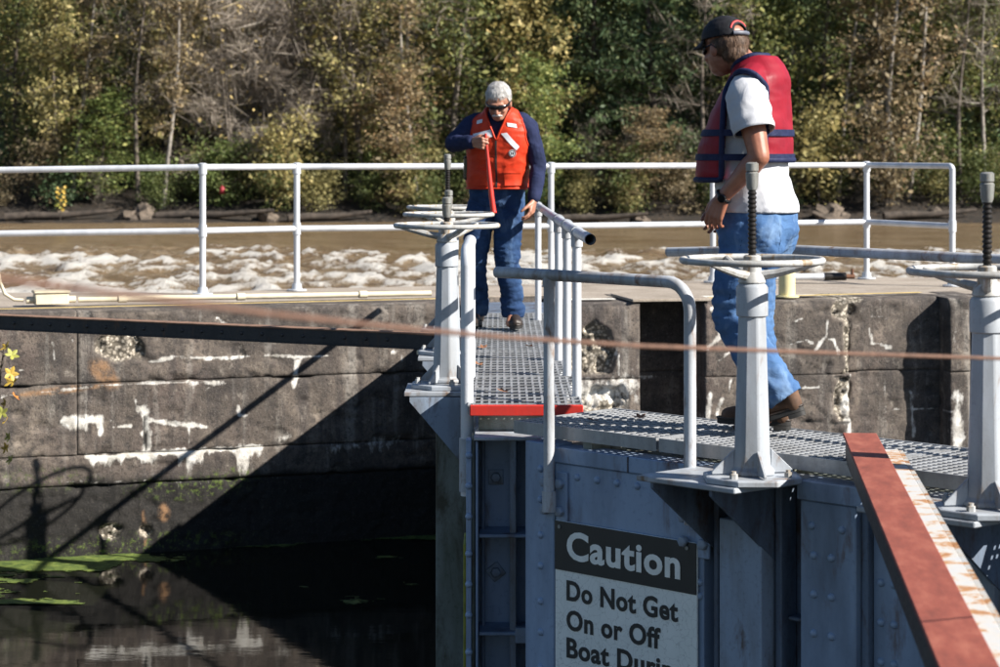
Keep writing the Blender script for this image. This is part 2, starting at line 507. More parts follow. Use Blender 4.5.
gz = RIVER + .02 * w + .012 * w2 + rap * (.17 * r1 + .12 * r2 + .07 * w2 + .03 * w3)
foam = rap * (.62 * r1 + .50 * r2 + .42 * w3 + .25 * w2 - .16 + .38 * near) * (.62 + .5 * patchy)
calm = sstep(80, 60, gy) * (1 - rap) * sstep(.34, .55, fbm(gx * .45, gy * .35, 2, 4))
foam = np.clip(foam + .5 * calm, 0, 1)
me = np_mesh("river", np.stack([gx.ravel(), gy.ravel(), gz.ravel()], 1), grid_faces(len(xs), len(ys)), True)
vattr(me, "foam", foam.ravel())
t = NT("muddy_river_water")
a = t.attr("foam")
fn = t.noise(4.5, 9, .8, t.coord((1, .25, 1)))
fm = t.math('ADD', t.math('MULTIPLY', a.outputs["Fac"], 1.0), t.math('MULTIPLY', t.math('SUBTRACT', fn, .5), 1.5))
fm = t.ramp(fm, [(.40, 0), (.62, .95)])
wc = t.ramp(t.noise(.5, 5, .6, t.coord((.5, 1.6, 1))), [(.3, (.13, .082, .040)), (.7, (.22, .15, .080))])
stk = t.noise(1.3, 6, .65, t.coord((.30, 2.2, 1)))
wc = t.mix(t.ramp(stk, [(.46, 0), (.62, .85)]), wc, (.30, .235, .155))  # pale and dark streaks paint ripple glints into the water colour
wc = t.mix(t.ramp(stk, [(.32, .6), (.44, 0)]), wc, (.07, .045, .024))
col = t.mix(fm, wc, (.60, .575, .53))
t.bump(t.math('ADD', t.noise(2.2, 6, .65, t.coord((.8, 1.5, 1))), t.math('MULTIPLY', fn, .9)), .9, .22)
M['river'] = t.set(Base_Color=col, Roughness=t.ramp(fm, [(0, .16), (1, .8)]), IOR=1.33)
o = structure(link("river", me, M['river']))

# ---- water in the lock chamber
xs = np.linspace(-14, 12, 131); ys = np.linspace(1.5, 18.6, 86)
gx, gy = np.meshgrid(xs, ys)
me = np_mesh("lock_water", np.stack([gx.ravel(), gy.ravel(), np.full(gx.size, WATER)], 1), grid_faces(len(xs), len(ys)), True)
t = NT("still_dark_water")
t.bump(t.noise(3.0, 5, .55, t.coord((.7, 1.6, 1))), .022, .05)
M['lock_water'] = t.set(Base_Color=(.010, .011, .007), Roughness=.04, IOR=1.33)
structure(link("lock_water", me, M['lock_water']))

# ---- concrete lock walls, built lift by lift
class WallFrame:
    def __init__(s, y0, slope):
        s.y0, s.k = y0, slope
        L = math.hypot(1, slope)
        s.t = np.array([1 / L, slope / L, 0]); s.n = np.array([slope / L, -1 / L, 0]); s.o = np.array([0, y0, 0])
    def sz(s, px, py):
        k = (px - 500) / FPX; d = s.y0 / (1 - s.k * k)
        return k * d / s.t[0], EYE - (py - HOR) * d / FPX
    def p(s, ss, off=0.0, z=0.0):
        q = s.o + s.t * ss + s.n * off
        return Vector((q[0], q[1], z))
LW = WallFrame(17.73, .35)
RW = WallFrame(17.25, .20)
DECK = -0.02

def seg_dist(S, Z, a, b):
    ax, az = a; bx, bz = b
    dx, dz = bx - ax, bz - az
    tt = np.clip(((S - ax) * dx + (Z - az) * dz) / (dx * dx + dz * dz + 1e-9), 0, 1)
    return np.hypot(S - ax - tt * dx, Z - az - tt * dz), tt
def wall_face(parent, L, fr, s0, s1, z0, z1, seed, feats, off=0.0, top=False, step=.016, name="concrete_block", t=None, n=None, o=None, side_n=None):
    tv = fr.t if t is None else t; nv = fr.n if n is None else n; ov = fr.o if o is None else o
    ns = max(2, int(round((s1 - s0) / step)) + 1); nz = max(2, int(round((z1 - z0) / step)) + 1)
    s_ = np.linspace(s0, s1, ns); z_ = np.linspace(z1, z0, nz)
    S, Z = np.meshgrid(s_, z_)
    fz = seed * 3.1
    D = off + .014 * fbm(S * 2.1, Z * 2.1, 5, 4) + .006 * fbm(S * 11, Z * 11, 2, 4) - .014 * sstep(.22, .5, fbm(S * 6, Z * 9, 12, 4))
    wob = .006 * fbm(S * 6, Z * 6, fz + 7, 3)
    e = np.minimum(np.minimum(S - s0, s1 - S), np.minimum(Z - z0, z1 - Z)) + wob
    D = D - .010 * (1 - sstep(0.0, .012, e)) * sstep(-.5, .2, fbm(S * 3, Z * 3, fz + 9, 3))
    chip = sstep(.12, .5, fbm(S * 5, Z * 5, fz + 11, 3)) * (1 - sstep(.0, .07, np.minimum(Z - z0, z1 - Z)))
    D = D - .03 * chip
    white = np.zeros_like(S); spall = .35 * chip * 0; crack = .6 * (1 - sstep(.0, .006, e)) * sstep(-.2, .3, fbm(S * 4, Z * 4, fz + 4, 3)); moss = np.zeros_like(S); damp = np.zeros_like(S); orange = np.zeros_like(S)
    for ft in feats:
        k = ft[0]
        if k == 'white':         # (white, pts, width, strength)
            pts, wd, st = ft[1:4]
            for a, b in zip(pts[:-1], pts[1:]):
                d, tt = seg_dist(S, Z, a, b)
                wv_ = wd * np.clip(.75 + .9 * fbm(S * 7, Z * 7, 3, 3), .12, 1.5)
                d = np.abs(d + .016 * fbm(S * 10, Z * 10, 6, 4)) + wd * .5 * fbm(S * 30, Z * 30, 8, 3)
                white = np.maximum(white, st * np.clip(1.12 - d / (wv_ * 1.35 + .006), 0, 1))
        elif k == 'drip':        # hanging wedges under a line
            a, b, ln, st = ft[1:5]
            u = (S - a[0]) / (b[0] - a[0])
            zl = a[1] + (b[1] - a[1]) * u
            ln_ = ln * np.clip(.42 + 1.1 * fbm(S * 8, 0 * S, seed + 3, 4) + .35 * fbm(S * 30, 0 * S, 9, 2), 0.04, 1.6)
            dd = zl - Z + .01 * fbm(S * 12, Z * 12, 5, 3)
            m = sstep(-.02, .0, dd) * np.clip(1.25 - dd / ln_, 0, 1) * sstep(0, .06, u) * sstep(1, .94, u)
            white = np.maximum(white, st * m)
        elif k == 'spall':
            c, r, dep = ft[1:4]
            d = np.hypot((S - c[0]) / r[0], (Z - c[1]) / r[1]) + .45 * fbm(S * 8, Z * 8, seed + 2, 4)
            m = 1 - sstep(.72, .95, d)
            D = D - m * dep * (.75 + .7 * fbm(S * 16, Z * 16, 4, 4)) + m * .02 * fbm(S * 40, Z * 40, 6, 2)
            spall = np.maximum(spall, m)
        elif k == 'crack':
            pts, wd = ft[1:3]
            for a, b in zip(pts[:-1], pts[1:]):
                d, tt = seg_dist(S, Z, a, b)
                d = d + .012 * fbm(S * 14, Z * 14, 8, 3)
                m = 1 - sstep(wd * .4, wd, np.abs(d))
                crack = np.maximum(crack, m); D = D - .012 * m
        elif k == 'damp':
            damp = np.maximum(damp, sstep(ft[1] + .04, ft[1] - .03, Z + .05 * fbm(S * 4, Z * 4, 1, 3)))
            D = D + .012 * damp * fbm(S * 22, Z * 22, 5, 3)
        elif k == 'moss':
            c, r, st = ft[1:4]
            moss = np.maximum(moss, st * (1 - sstep(.5, 1.1, np.hypot((S - c[0]) / r[0], (Z - c[1]) / r[1]))))
        elif k == 'orange':
            a, b, wd = ft[1:4]
            d, tt = seg_dist(S, Z, a, b)
            orange = np.maximum(orange, 1 - sstep(wd * .3, wd, d + wd * .6 * fbm(S * 10, Z * 10, 2, 3)))
    P = ov[None, None, :] + tv[None, None, :] * S[..., None] + nv[None, None, :] * D[..., None]
    P = P.copy(); P[..., 2] = Z
    if top:
        back = P[0] - nv[None, :] * .02
        b1 = P[0] - nv[None, :] * .03; b1[:, 2] += .012
        b2 = P[0] * 1.0; b2 = b2 - nv[None, :] * .40; b2[:, 2] = z1 + .012
        P = np.concatenate([b2[None], b1[None], P], 0); nz += 2
        ext = lambda A: np.concatenate([A[:1], A[:1], A], 0)
        white, spall, crack, moss, damp, orange = [ext(A) for A in (white, spall, crack * 0 + crack, moss, damp, orange)]
        crack[:2] = 0
    # closed slab: rim turned back by 12 cm
    V = P.reshape(-1, 3) - np.array(L)
    F = grid_faces(ns, nz)
    F = F[:, ::-1]
    i = np.arange(ns * nz).reshape(nz, ns)
    rim = np.concatenate([i[0, :], i[1:, -1], i[-1, -2::-1], i[-2:0:-1, 0]])
    Vb = V[rim] - nv * .14
    nb = len(rim); base = len(V)
    a = rim; b = np.roll(rim, -1); c2 = base + np.roll(np.arange(nb), -1); d2 = base + np.arange(nb)
    F = np.concatenate([F, np.stack([a, b, c2, d2], 1)], 0)
    V = np.concatenate([V, Vb], 0)
    me = np_mesh(name, V, F, True)
    def full(A): 
        A = A.ravel(); return np.concatenate([A, A[rim]])
    vattr(me, "mask", np.stack([full(np.clip(white, 0, 1)), full(spall), full(np.clip(crack, 0, 1))], 1))
    vattr(me, "mask2", np.stack([full(moss), full(damp), full(orange)], 1))
    return link(name, me, M['wall'], parent)

LL = (-3.0, 16.7, -2.6)
lwall = thing("lock_wall", "dark stained concrete lock wall with white mineral streaks above the still water", "wall", LL)
S = LW.sz
def fp(*pp): return [S(*p) for p in pp]
sj = S(77, 400)[0]
z1, z2, z3 = -.57, -1.11, -1.34
lf = [
 ('drip', S(84, 458), S(268, 446), .22, 1.0), ('white', fp((88, 457), (180, 452), (262, 446)), .026, 1.0),
 ('drip', S(116, 456), S(128, 456), .40, 1.0), ('drip', S(150, 454), S(235, 449), .30, 1.0), ('drip', S(236, 449), S(254, 448), .30, 1.0),
 ('white', fp((143, 410), (147, 430), (147, 452)), .05, 1.0), ('crack', fp((145, 418), (146, 450)), .014),
 ('white', fp((66, 422), (80, 421), (92, 420)), .05, 1.0), ('white', fp((99, 418), (100, 432)), .035, .9), ('white', fp((84, 424), (86, 430)), .03, .8),
 ('white', fp((111, 420), (113, 427), (131, 426)), .013, .9), ('white', fp((150, 420), (175, 424), (206, 427)), .020, .9), ('white', fp((189, 428), (190, 446)), .012, .8),
 ('white', fp((136, 400), (138, 412)), .014, .9), ('white', fp((238, 405), (239, 415), (248, 416)), .012, .9),
 ('white', fp((0, 397), (60, 390), (110, 385), (165, 382), (222, 383)), .014, .75), ('orange', S(20, 395), S(100, 386), .03), ('orange', S(100, 370), S(108, 380), .10),
 ('white', fp((10, 368), (24, 371), (22, 378), (12, 376)), .016, .9), ('white', fp((22, 384), (23, 391)), .012, .8), ('white', fp((53, 342), (54, 360)), .012, .6),
 ('spall', S(123, 347), (.22, .13), .055),
 ('white', fp((150, 362), (175, 357), (200, 358), (230, 358), (262, 355), (300, 357), (330, 356)), .014, .85),
 ('white', fp((205, 390), (215, 385), (224, 383)), .018, .6), ('white', fp((193, 385), (194, 405)), .016, .5),
 ('white', fp((298, 362), (296, 374), (294, 388)), .022, .9), ('white', fp((392, 353), (400, 350), (402, 362)), .022, .6), ('white', fp((280, 440), (290, 436)), .03, .7),
 ('white', fp((218, 318), (226, 325), (222, 335)), .014, .8), ('white', fp((68, 335), (80, 350), (92, 352)), .012, .6),
 ('crack', fp((100, 340), (104, 352)), .012), ('crack', fp((241, 350), (246, 356)), .02),
 ('white', fp((330, 450), (345, 446), (400, 440)), .06, .55), ('drip', S(330, 450), S(410, 440), .25, .5),
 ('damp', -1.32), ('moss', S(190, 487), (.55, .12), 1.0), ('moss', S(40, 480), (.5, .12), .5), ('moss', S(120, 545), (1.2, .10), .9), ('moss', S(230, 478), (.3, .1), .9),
 ('orange', S(163, 508), S(164, 516), .05), ('orange', S(143, 513), S(146, 545), .02), ('spall', S(146, 532), (.06, .06), .05), ('spall', S(110, 531), (.09, .07), .05),
 ('white', fp((50, 481), (100, 482), (200, 480), (280, 478)), .009, .45),
]
SE = -.18
for (a, b, lo, hi, tp) in ((-9, sj, z1, DECK - .012, True), (sj, SE, z1, DECK - .012, True), (-9, sj, z2, z1, False), (sj, SE, z2, z1, False),
                           (-9, -4.6, z3, z2, False), (-4.6, SE, z3, z2, False), (-9, SE, -2.7, z3, False)):
    wall_face(lwall, LL, LW, a, b, lo, hi, int((a + 20) * 7 + lo * 13), lf, top=tp, off=-.012 if lo < -2 else 0.0, step=.017)
# hollow quoin beside the far gate leaf
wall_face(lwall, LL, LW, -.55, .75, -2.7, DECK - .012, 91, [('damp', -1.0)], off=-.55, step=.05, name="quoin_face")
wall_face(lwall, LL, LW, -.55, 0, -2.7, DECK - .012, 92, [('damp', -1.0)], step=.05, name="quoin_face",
          t=-LW.n, n=LW.t, o=np.array(LW.o + LW.t * SE))

RL = (2.5, 17.8, -2.6)
rwall = thing("lock_wall", "pitted grey concrete lock wall with dark slots behind the walking man", "wall", RL)
S = RW.sz
rf = [
 ('spall', S(592, 352), (.20, .24), .10), ('spall', S(602, 400), (.22, .13), .07), ('white', fp((575, 390), (600, 395), (625, 385)), .16, .8),
 ('white', fp((618, 345), (619, 375)), .02, .9), ('drip', S(610, 385), S(636, 385), .5, .5),
 ('white', fp((713, 310), (722, 335), (738, 345), (720, 360)), .03, .9), ('white', fp((722, 335), (705, 350)), .02, .8), ('white', fp((711, 385), (708, 418)), .03, .8), ('white', fp((722, 400), (718, 415)), .02, .8), ('white', fp((731, 380), (729, 392)), .015, .8),
 ('white', fp((828, 318), (826, 338)), .014, .9), ('white', fp((816, 350), (824, 338), (834, 340), (838, 352)), .022, .95), ('white', fp((790, 345), (806, 340), (812, 343)), .012, .9), ('white', fp((795, 322), (803, 318)), .014, .8),
 ('white', fp((803, 388), (818, 387)), .011, .9),
 ('spall', S(846, 310), (.16, .10), .07), ('spall', S(851, 345), (.07, .30), .07), ('spall', S(845, 395), (.13, .22), .07), ('white', fp((852, 380), (850, 410), (854, 440)), .07, .8), ('spall', S(862, 300), (.12, .05), .05),
 ('white', fp((878, 330), (882, 345), (900, 350)), .018, .8), ('white', fp((882, 318), (905, 322)), .03, .5), ('white', fp((893, 380), (895, 430)), .05, .35),
 ('crack', fp((806, 362), (830, 375), (850, 380)), .009), ('crack', fp((790, 380), (835, 425)), .006), ('crack', fp((740, 418), (860, 424)), .010),
 ('white', fp((640, 384), (690, 384)), .012, .6), ('white', fp((905, 412), (952, 412)), .012, .8), ('white', fp((920, 395), (924, 440)), .03, .7), ('white', fp((957, 395), (957, 450)), .07, .9), ('white', fp((955, 312), (958, 380)), .04, .4),
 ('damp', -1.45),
]
ra, rb, rc, rd, re_, rg = .50, 1.134, 1.67, 2.90, 3.75, 3.93
zj = -.62
for (a, b) in ((ra, rb), (rc, rd), (re_, rg), (4.12, 9.5)):
    wall_face(rwall, RL, RW, a, b, zj, DECK - .012, int(a * 17 + 5), rf, top=True, step=.017)
    wall_face(rwall, RL, RW, a, b, -2.7, zj, int(a * 19 + 8), rf, step=.017)
for (a, b, dep) in ((rb, rc, .55), (rd, re_, .21), (rg, 4.12, .30)):
    wall_face(rwall, RL, RW, a - .02, b + .02, zj, DECK - .012, int(a * 23 + 3), rf, off=-dep, step=.02, name="recess_block", top=True)
    wall_face(rwall, RL, RW, a - .02, b + .02, -2.7, zj, int(a * 29 + 3), rf, off=-dep, step=.02, name="recess_block")
    wall_face(rwall, RL, RW, 0.115, dep + .05, -2.7, DECK - .012, int(a * 31 + 3), rf[-1:], step=.025, name="recess_jamb", t=-RW.n, n=-RW.t, o=np.array(RW.o + RW.t * (b + .004)))
    wall_face(rwall, RL, RW, 0.115, dep + .05, -2.7, DECK - .012, int(a * 37 + 3), rf[-1:], step=.025, name="recess_jamb", t=-RW.n, n=RW.t, o=np.array(RW.o + RW.t * (a - .004)))

cpz = [RW.p(rb - .06, .0), RW.p(rc + .06, .0), RW.p(rc + .06, -.72), RW.p(rb - .06, -.72)]
m = MB(); m.prism([(p.x - RL[0], p.y - RL[1]) for p in cpz], DECK + .008 - RL[2], DECK + .030 - RL[2]); m.build("slot_shade_cover", M['deck'], rwall, 0, .004)  # cover plate added so the slot below falls fully into shade
# ---- deck of the island between lock and river
rail_pts = [(-9.5, 18.45), (-5.4, 18.5), (-2.5, 18.5), (-1.755, 19.0), (.455, 19.6), (1.95, 20.15), (3.45, 20.7), (4.03, 19.6)]
def xy(v): return (v.x, v.y)
fr = [xy(LW.p(-9, -.10)), xy(LW.p(SE - .02, -.10)), xy(LW.p(SE - .02, -.60)), xy(LW.p(.62, -.60)), xy(RW.p(ra + .03, -.12)), xy(RW.p(rb - .1, -.10)), xy(RW.p(rb - .1, -.66)), xy(RW.p(rc + .1, -.66)), xy(RW.p(rc + .1, -.10)),
      xy(RW.p(rd - .1, -.10)), xy(RW.p(rd - .1, -.40)), xy(RW.p(re_ + .06, -.40)), xy(RW.p(re_ + .06, -.10)), xy(RW.p(rg - .06, -.10)), xy(RW.p(rg - .06, -.5)), xy(RW.p(4.2, -.5)), xy(RW.p(4.2, -.1)), xy(RW.p(9.4, -.10))]
bk = [(9.5, 20.9), (4.4, 20.95), (3.5, 21.0), (-1.8, 19.3), (-2.6, 18.78), (-9.0, 18.75)]
m = MB(); m.prism(fr + bk, -2.9, DECK - .004)
deck = structure(m.build("island_deck", M['deck'], smooth=0))
# painted lines on the deck
def strip(name, mat, pts, w, z, label=None):
    m = MB()
    for a, b in zip(pts[:-1], pts[1:]):
        m.bar((a[0], a[1], z), (b[0], b[1], z), w, .003)
    return structure(m.build(name, mat, smooth=0))
strip("painted_line", M['paint_white'], [xy(RW.p(1.75, -.42)), xy(RW.p(2.75, -.42))], .10, DECK + .0165)
strip("painted_line", M['paint_white'], [xy(RW.p(.62, -.30)), xy(RW.p(1.0, -.30))], .10, DECK + .0165)
strip("painted_line", M['paint_yellow'], [xy(RW.p(1.75, -.2)), xy(RW.p(3.7, -.5))], .05, DECK + .021)
strip("painted_line", M['paint_yellow'], [xy(LW.p(-4.4, -.2)), xy(LW.p(-.3, -.2))], .035, DECK + .0165)

# ================================================================== GUARD RAIL ON THE ISLAND
RLOC = (0, 19, DECK)
rail = thing("guard_railing", "long pale two-bar pipe railing on the concrete island beside the river", "railing", RLOC)
def rl(p): return (p[0] - RLOC[0], p[1] - RLOC[1], p[2] - RLOC[2])
rr = .027
H1, H2 = 1.07, .535
def rz_of(i): return -.10 if i == 0 else (-.04 if i == 1 else 0.0)
rp = rail_pts
for i, (x, y) in enumerate(rp):
    dz = rz_of(i); last = i == len(rp) - 1
    m = MB(); m.tube([rl((x, y, DECK)), rl((x, y, DECK + H1 + dz - (.02 if last else 0)))], rr, 14)
    po = m.build("post", M['rail'], rail)
    if not last:
        m = MB(); m.tube([rl((x, y, DECK + H1 + dz - .06)), rl((x, y, DECK + H1 + dz + .03)), rl((x, y, DECK + H1 + dz + .036))], [rr + .008, rr + .008, rr * .6], 14); m.build("rail_fitting", M['rail'], rail)
    m = MB(); m.tube([rl((x, y, DECK + H2 + dz - .05)), rl((x, y, DECK + H2 + dz + .05))], rr + .008, 14)
    m.build("rail_fitting", M['rail'], rail)
    m = MB(); m.lathe([(.085, 0), (.085, .012), (.045, .014), (.040, .06)], 18, Matrix.Translation(rl((x, y, DECK))))
    m.build("base_flange", M['rail'], rail)
for i in range(len(rp) - 1):
    for h, nm in ((H1, "top_rail"), (H2, "mid_rail")):
        a = Vector(rl((rp[i][0], rp[i][1], DECK + h + rz_of(i)))); b = Vector(rl((rp[i + 1][0], rp[i + 1][1], DECK + h + rz_of(i + 1))))
        m = MB()
        if i == len(rp) - 2 and h == H1:
            d = (b - a).normalized(); c0 = b - d * .04
            m.tube([a] + arc(c0 - Vector((0, 0, .04)), .04, math.pi / 2, 0, 6, d, (0, 0, 1)), rr, 14)
        else:
            m.tube([a, b], rr, 14)
        m.build(nm, M['rail'], rail)
# conduit and junction box on the deck
cb = thing("junction_box", "cream junction box at the left end of the deck conduit", "junction box", (0, 0, 0))
pb = at(51, 308, 17.15); cb.location = (pb.x, pb.y, DECK)
ang = math.atan2(.35, 1)
cb.rotation_euler = (0, 0, ang)
m = MB(); m.box(-.13, .13, -.07, .07, .012, .10); m.build("box_body", M['conduit'], cb, bevel=.008)
m = MB(); m.box(-.14, .14, -.08, .08, .102, .125); m.build("lid", M['conduit'], cb, bevel=.006)
for sx in (-1, 1):
    m = MB(); m.tube([(sx * .13, 0, .05), (sx * .19, 0, .05)], .028, 12); m.build("hub", M['conduit'], cb)
cc = thing("conduit", "cream conduit pipe running along the deck edge left of the gate", "pipe", (pb.x + .2, pb.y + .07, DECK))
e = LW.p(-.45, -.42)
m = MB(); m.tube([(0, 0, .045), (e.x - pb.x - .2, e.y - pb.y - .07, .045)], .022, 12); m.build("pipe", M['conduit'], cc)
for f in (.12, .45, .8):
    q = Vector((e.x - pb.x - .2, e.y - pb.y - .07, .0)) * f
    m = MB(); m.tube([(q.x - .03, q.y - .012, .045), (q.x + .03, q.y + .012, .045)], .03, 12); m.build("coupling", M['conduit'], cc)
fx = thing("flexible_conduit", "thin cream conduit curving up from the junction box at left edge", "pipe", (pb.x - .2, pb.y - .07, DECK))
m = MB(); m.tube([(0, 0, .05), (-.07, -.01, .055), (-.14, -.02, .10), (-.175, -.02, .19), (-.195, -.02, .27), (-.25, -.02, .33), (-.42, -.02, .35)], .014, 10)
m.build("pipe", M['conduit'], fx)
# low pipe at the foot of the right rail
pp = thing("drain_pipe", "short pale pipe lying on the deck behind the walking man", "pipe", (2.85, 20.0, DECK + .06))
m = MB(); m.tube([(-.9, -.1, 0), (.1, 0.02, 0)], .03, 12); m.build("pipe", M['rail'], pp)
m = MB(); m.tube([(.1, .02, 0), (.3, .045, 0)], .036, 12); m.build("coupling", M['stem'], pp)
m = MB(); m.tube([(.3, .045, 0), (.38, .055, 0)], .022, 10); m.build("valve", M['rust'], pp); m = MB(); m.tube([(.36, .05, .02), (.36, .05, .07)], .014, 8); m.build("valve_handle", M['rust'], pp)
bl = thing("bollard", "short pale yellow bollard on the deck behind the walking man", "bollard", tuple(RW.p(2.44, -.25, DECK + .014)))
m = MB(); m.lathe([(.068, 0), (.068, .30), (.06, .325), (.03, .335)], 20); m.build("post", M['yellow_post'], bl)
m = MB(); m.lathe([(.10, 0), (.10, .012), (.07, .014)], 20); m.build("base_flange", M['yellow_post'], bl)

# ================================================================== GATE LEAVES
U = Vector((.7071, -.7071, 0)); B = Vector((.7071, .7071, 0))
MIT = Vector((.119, 9.70, 0))
# local frame of the near leaf: x along the leaf to the right, y back into the leaf, z up
near = thing("gate_leaf", "grey riveted steel lock gate leaf carrying the caution sign", "lock gate", tuple(MIT) , math.atan2(U.y, U.x))
LEN = 6.2
def riv_mesh(r, h):
    m = MB(); prof = [(r, 0)] + [(r * math.cos(a), h * math.sin(a)) for a in (.45, .9, 1.25)]
    m.lathe(prof, 10); return m.mesh("rivet", 60)
RIV = riv_mesh(.017, .014); RIV.materials.append(M['gate'])
RIVD = riv_mesh(.013, .010); RIVD.materials.append(M['black_iron'])
BOLT = MB().lathe([(.024, 0), (.024, .018), (.020, .022)], 6).mesh("bolt", 30); BOLT.materials.append(M['gate_panel'])
def place(mesh, name, parent, loc, rot=(R(90), 0, 0)):
    o = bpy.data.objects.new(name, mesh); COL.objects.link(o); o.parent = parent; o.location = loc; o.rotation_euler = rot; return o
def panel(name, x0, x1, y0, y1, z0, z1, mat, parent, bev=.004):
    m = MB(); m.box(x0, x1, y0, y1, z0, z1); return m.build(name, mat, parent, 0, bev)
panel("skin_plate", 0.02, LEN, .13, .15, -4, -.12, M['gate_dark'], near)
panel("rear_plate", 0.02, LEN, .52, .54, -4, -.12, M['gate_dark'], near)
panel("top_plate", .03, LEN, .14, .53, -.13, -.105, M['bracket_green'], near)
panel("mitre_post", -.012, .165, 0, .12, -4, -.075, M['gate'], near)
panel("mitre_light_plate", -.010, .015, .122, .545, -4, -.115, M['gate_dark'], near)  # unseen plate added to stop sun leaking onto the far leaf's end
panel("front_plate", .169, 1.005, .004, .11, -4, -.155, M['gate'], near)
panel("top_angle", .169, 1.06, -.008, .12, -.152, -.085, M['gate'], near)
panel("seam_strip", .60, .605, -.012, .02, -.152, -.086, M['gate_dark'], near, 0)
panel("front_plate", 1.13, 1.345, -.05, .12, -4, -.275, M['gate_panel'], near)
panel("front_plate", 1.50, 1.765, .0, .12, -4, -.165, M['gate'], near)
panel("top_angle", 1.49, 1.80, -.012, .12, -.162, -.085, M['gate'], near)
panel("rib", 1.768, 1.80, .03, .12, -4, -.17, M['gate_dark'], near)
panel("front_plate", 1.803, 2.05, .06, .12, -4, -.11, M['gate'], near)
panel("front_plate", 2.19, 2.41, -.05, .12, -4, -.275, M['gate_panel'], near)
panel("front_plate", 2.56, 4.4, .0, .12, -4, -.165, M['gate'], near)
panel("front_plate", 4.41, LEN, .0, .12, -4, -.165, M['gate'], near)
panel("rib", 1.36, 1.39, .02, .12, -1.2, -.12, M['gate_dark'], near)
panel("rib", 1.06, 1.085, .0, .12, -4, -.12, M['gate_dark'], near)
panel("ledge", 1.40, 1.48, .05, .13, -.66, -.645, M['gate_dark'], near)
for k in range(7):                       # rivet column on the mitre post
    place(RIV, "rivet", near, (.085, 0, -.19 - .145 * k + (.01 if k % 2 else 0)))
for k in range(6):
    place(RIV, "rivet", near, (.30 + .115 * k, .004, -.205))
for x in (1.555, 1.70):
    place(RIV, "rivet", near, (x, 0, -.26))
for k in range(6):
    for x in (1.565, 1.65):
        place(RIV, "rivet", near, (x, 0, -.375 - .152 * k))
for k in range(5):
    for x in (1.84, 1.90):
        place(RIV, "rivet", near, (x, .06, -.30 - .152 * k))
for k in range(4):
    place(RIV, "rivet", near, (.985 + .0, .004, -.26 - 0.001 * k - .055 * (k % 2) - .30 * (k // 2)))
# post clamps on the face
for x, zs in ((.125, (-.24, -.36)), (.155 + .06, (-.24, -.36)), (.965 - .05, (-.30, -.40)), (1.02, (-.30, -.40))):
    for z in zs:
        place(BOLT, "bolt", near, (x, -.012, z))
panel("clamp_plate", .19, .25, -.012, .003, -.42, -.19, M['gate'], near)
panel("clamp_plate", .985, 1.045, -.012, .003, -.46, -.25, M['gate'], near)
# brackets carrying the two valve stands
for bx in (1.235, 2.30):
    for gxx in (-.20, .10):
        m = MB()
        Mg = Matrix.Translation((bx + gxx, 0, 0)) @ Matrix.Rotation(R(90), 4, 'Y') @ Matrix.Rotation(0, 4, 'Z')
        poly = [(-.36, .13), (-.36, -.09), (-.30, -.09)]
        # triangle in the y-z plane, thickness along x
        vs = [(bx + gxx + t_, y, z) for t_ in (0, .014) for (y, z) in ((.13, -.085), (-.36, -.085), (-.36, -.13), (.13, -.50))]
        m.add(vs, [(0, 1, 2, 3), (7, 6, 5, 4), (0, 4, 5, 1), (1, 5, 6, 2), (2, 6, 7, 3), (3, 7, 4, 0)])
        m.build("bracket_gusset", M['gate_dark'], near, 0)
    m = MB(); m.prism([(bx - .26, -.38), (bx + .24, -.38), (bx + .28, .12), (bx - .24, .12)], -.105, -.083); m.build("bracket_plate", M['stand'], near, 0, .004)
# walkway of the near leaf
def grating(parent, name, x0, x1, y0, y1, ztop, pitch, cross, depth=.03, edge=None, along='x'):
    m = MB()
    th = .005
    if along == 'x':
        y = y0 + pitch / 2
        while y < y1:
            m.box(x0, x1, y - th / 2, y + th / 2, ztop - depth, ztop); y += pitch
        x = x0 + cross / 2
        while x < x1:
            m.box(x - .004, x + .004, y0, y1, ztop - .012, ztop + .0025); x += cross
    else:
        x = x0 + pitch / 2
        while x < x1:
            m.box(x - .0055, x + .0055, y0, y1, ztop - depth, ztop); x += pitch
        y = y0 + cross / 2
        while y < y1:
            m.box(x0, x1, y - .008, y + .008, ztop - .004, ztop + .0025); y += cross
    return stuff(m.build(name, M['grating'], parent, 0))
G0 = (9.85 - 9.82) / 1.4142
GB = G0 + .66
for (x0, x1) in ((-.10, .735), (.75, 1.78), (1.79, 3.0), (3.01, LEN)):
    grating(near, "walkway_grating", x0 + .012, x1 - .012, G0 + .012, GB - .012, 0.0, .034, .046)
    for bx_ in ((x0, x1, G0 - .002, G0 + .008, -.052, .004), (x0, x1, GB - .008, GB + .002, -.045, .004), (x0, x0 + .008, G0 + .009, GB - .009, -.045, .003), (x1 - .008, x1, G0 + .009, GB - .009, -.045, .003)):
        m = MB(); m.box(*bx_); m.build("edge_bar", M['grating'], near, 0)
for x in (.3, 1.3, 2.2, 3.4):
    panel("walkway_bearer", x, x + .05, G0 + .02, GB - .02, -.106, -.054, M['bracket_green'], near, 0)

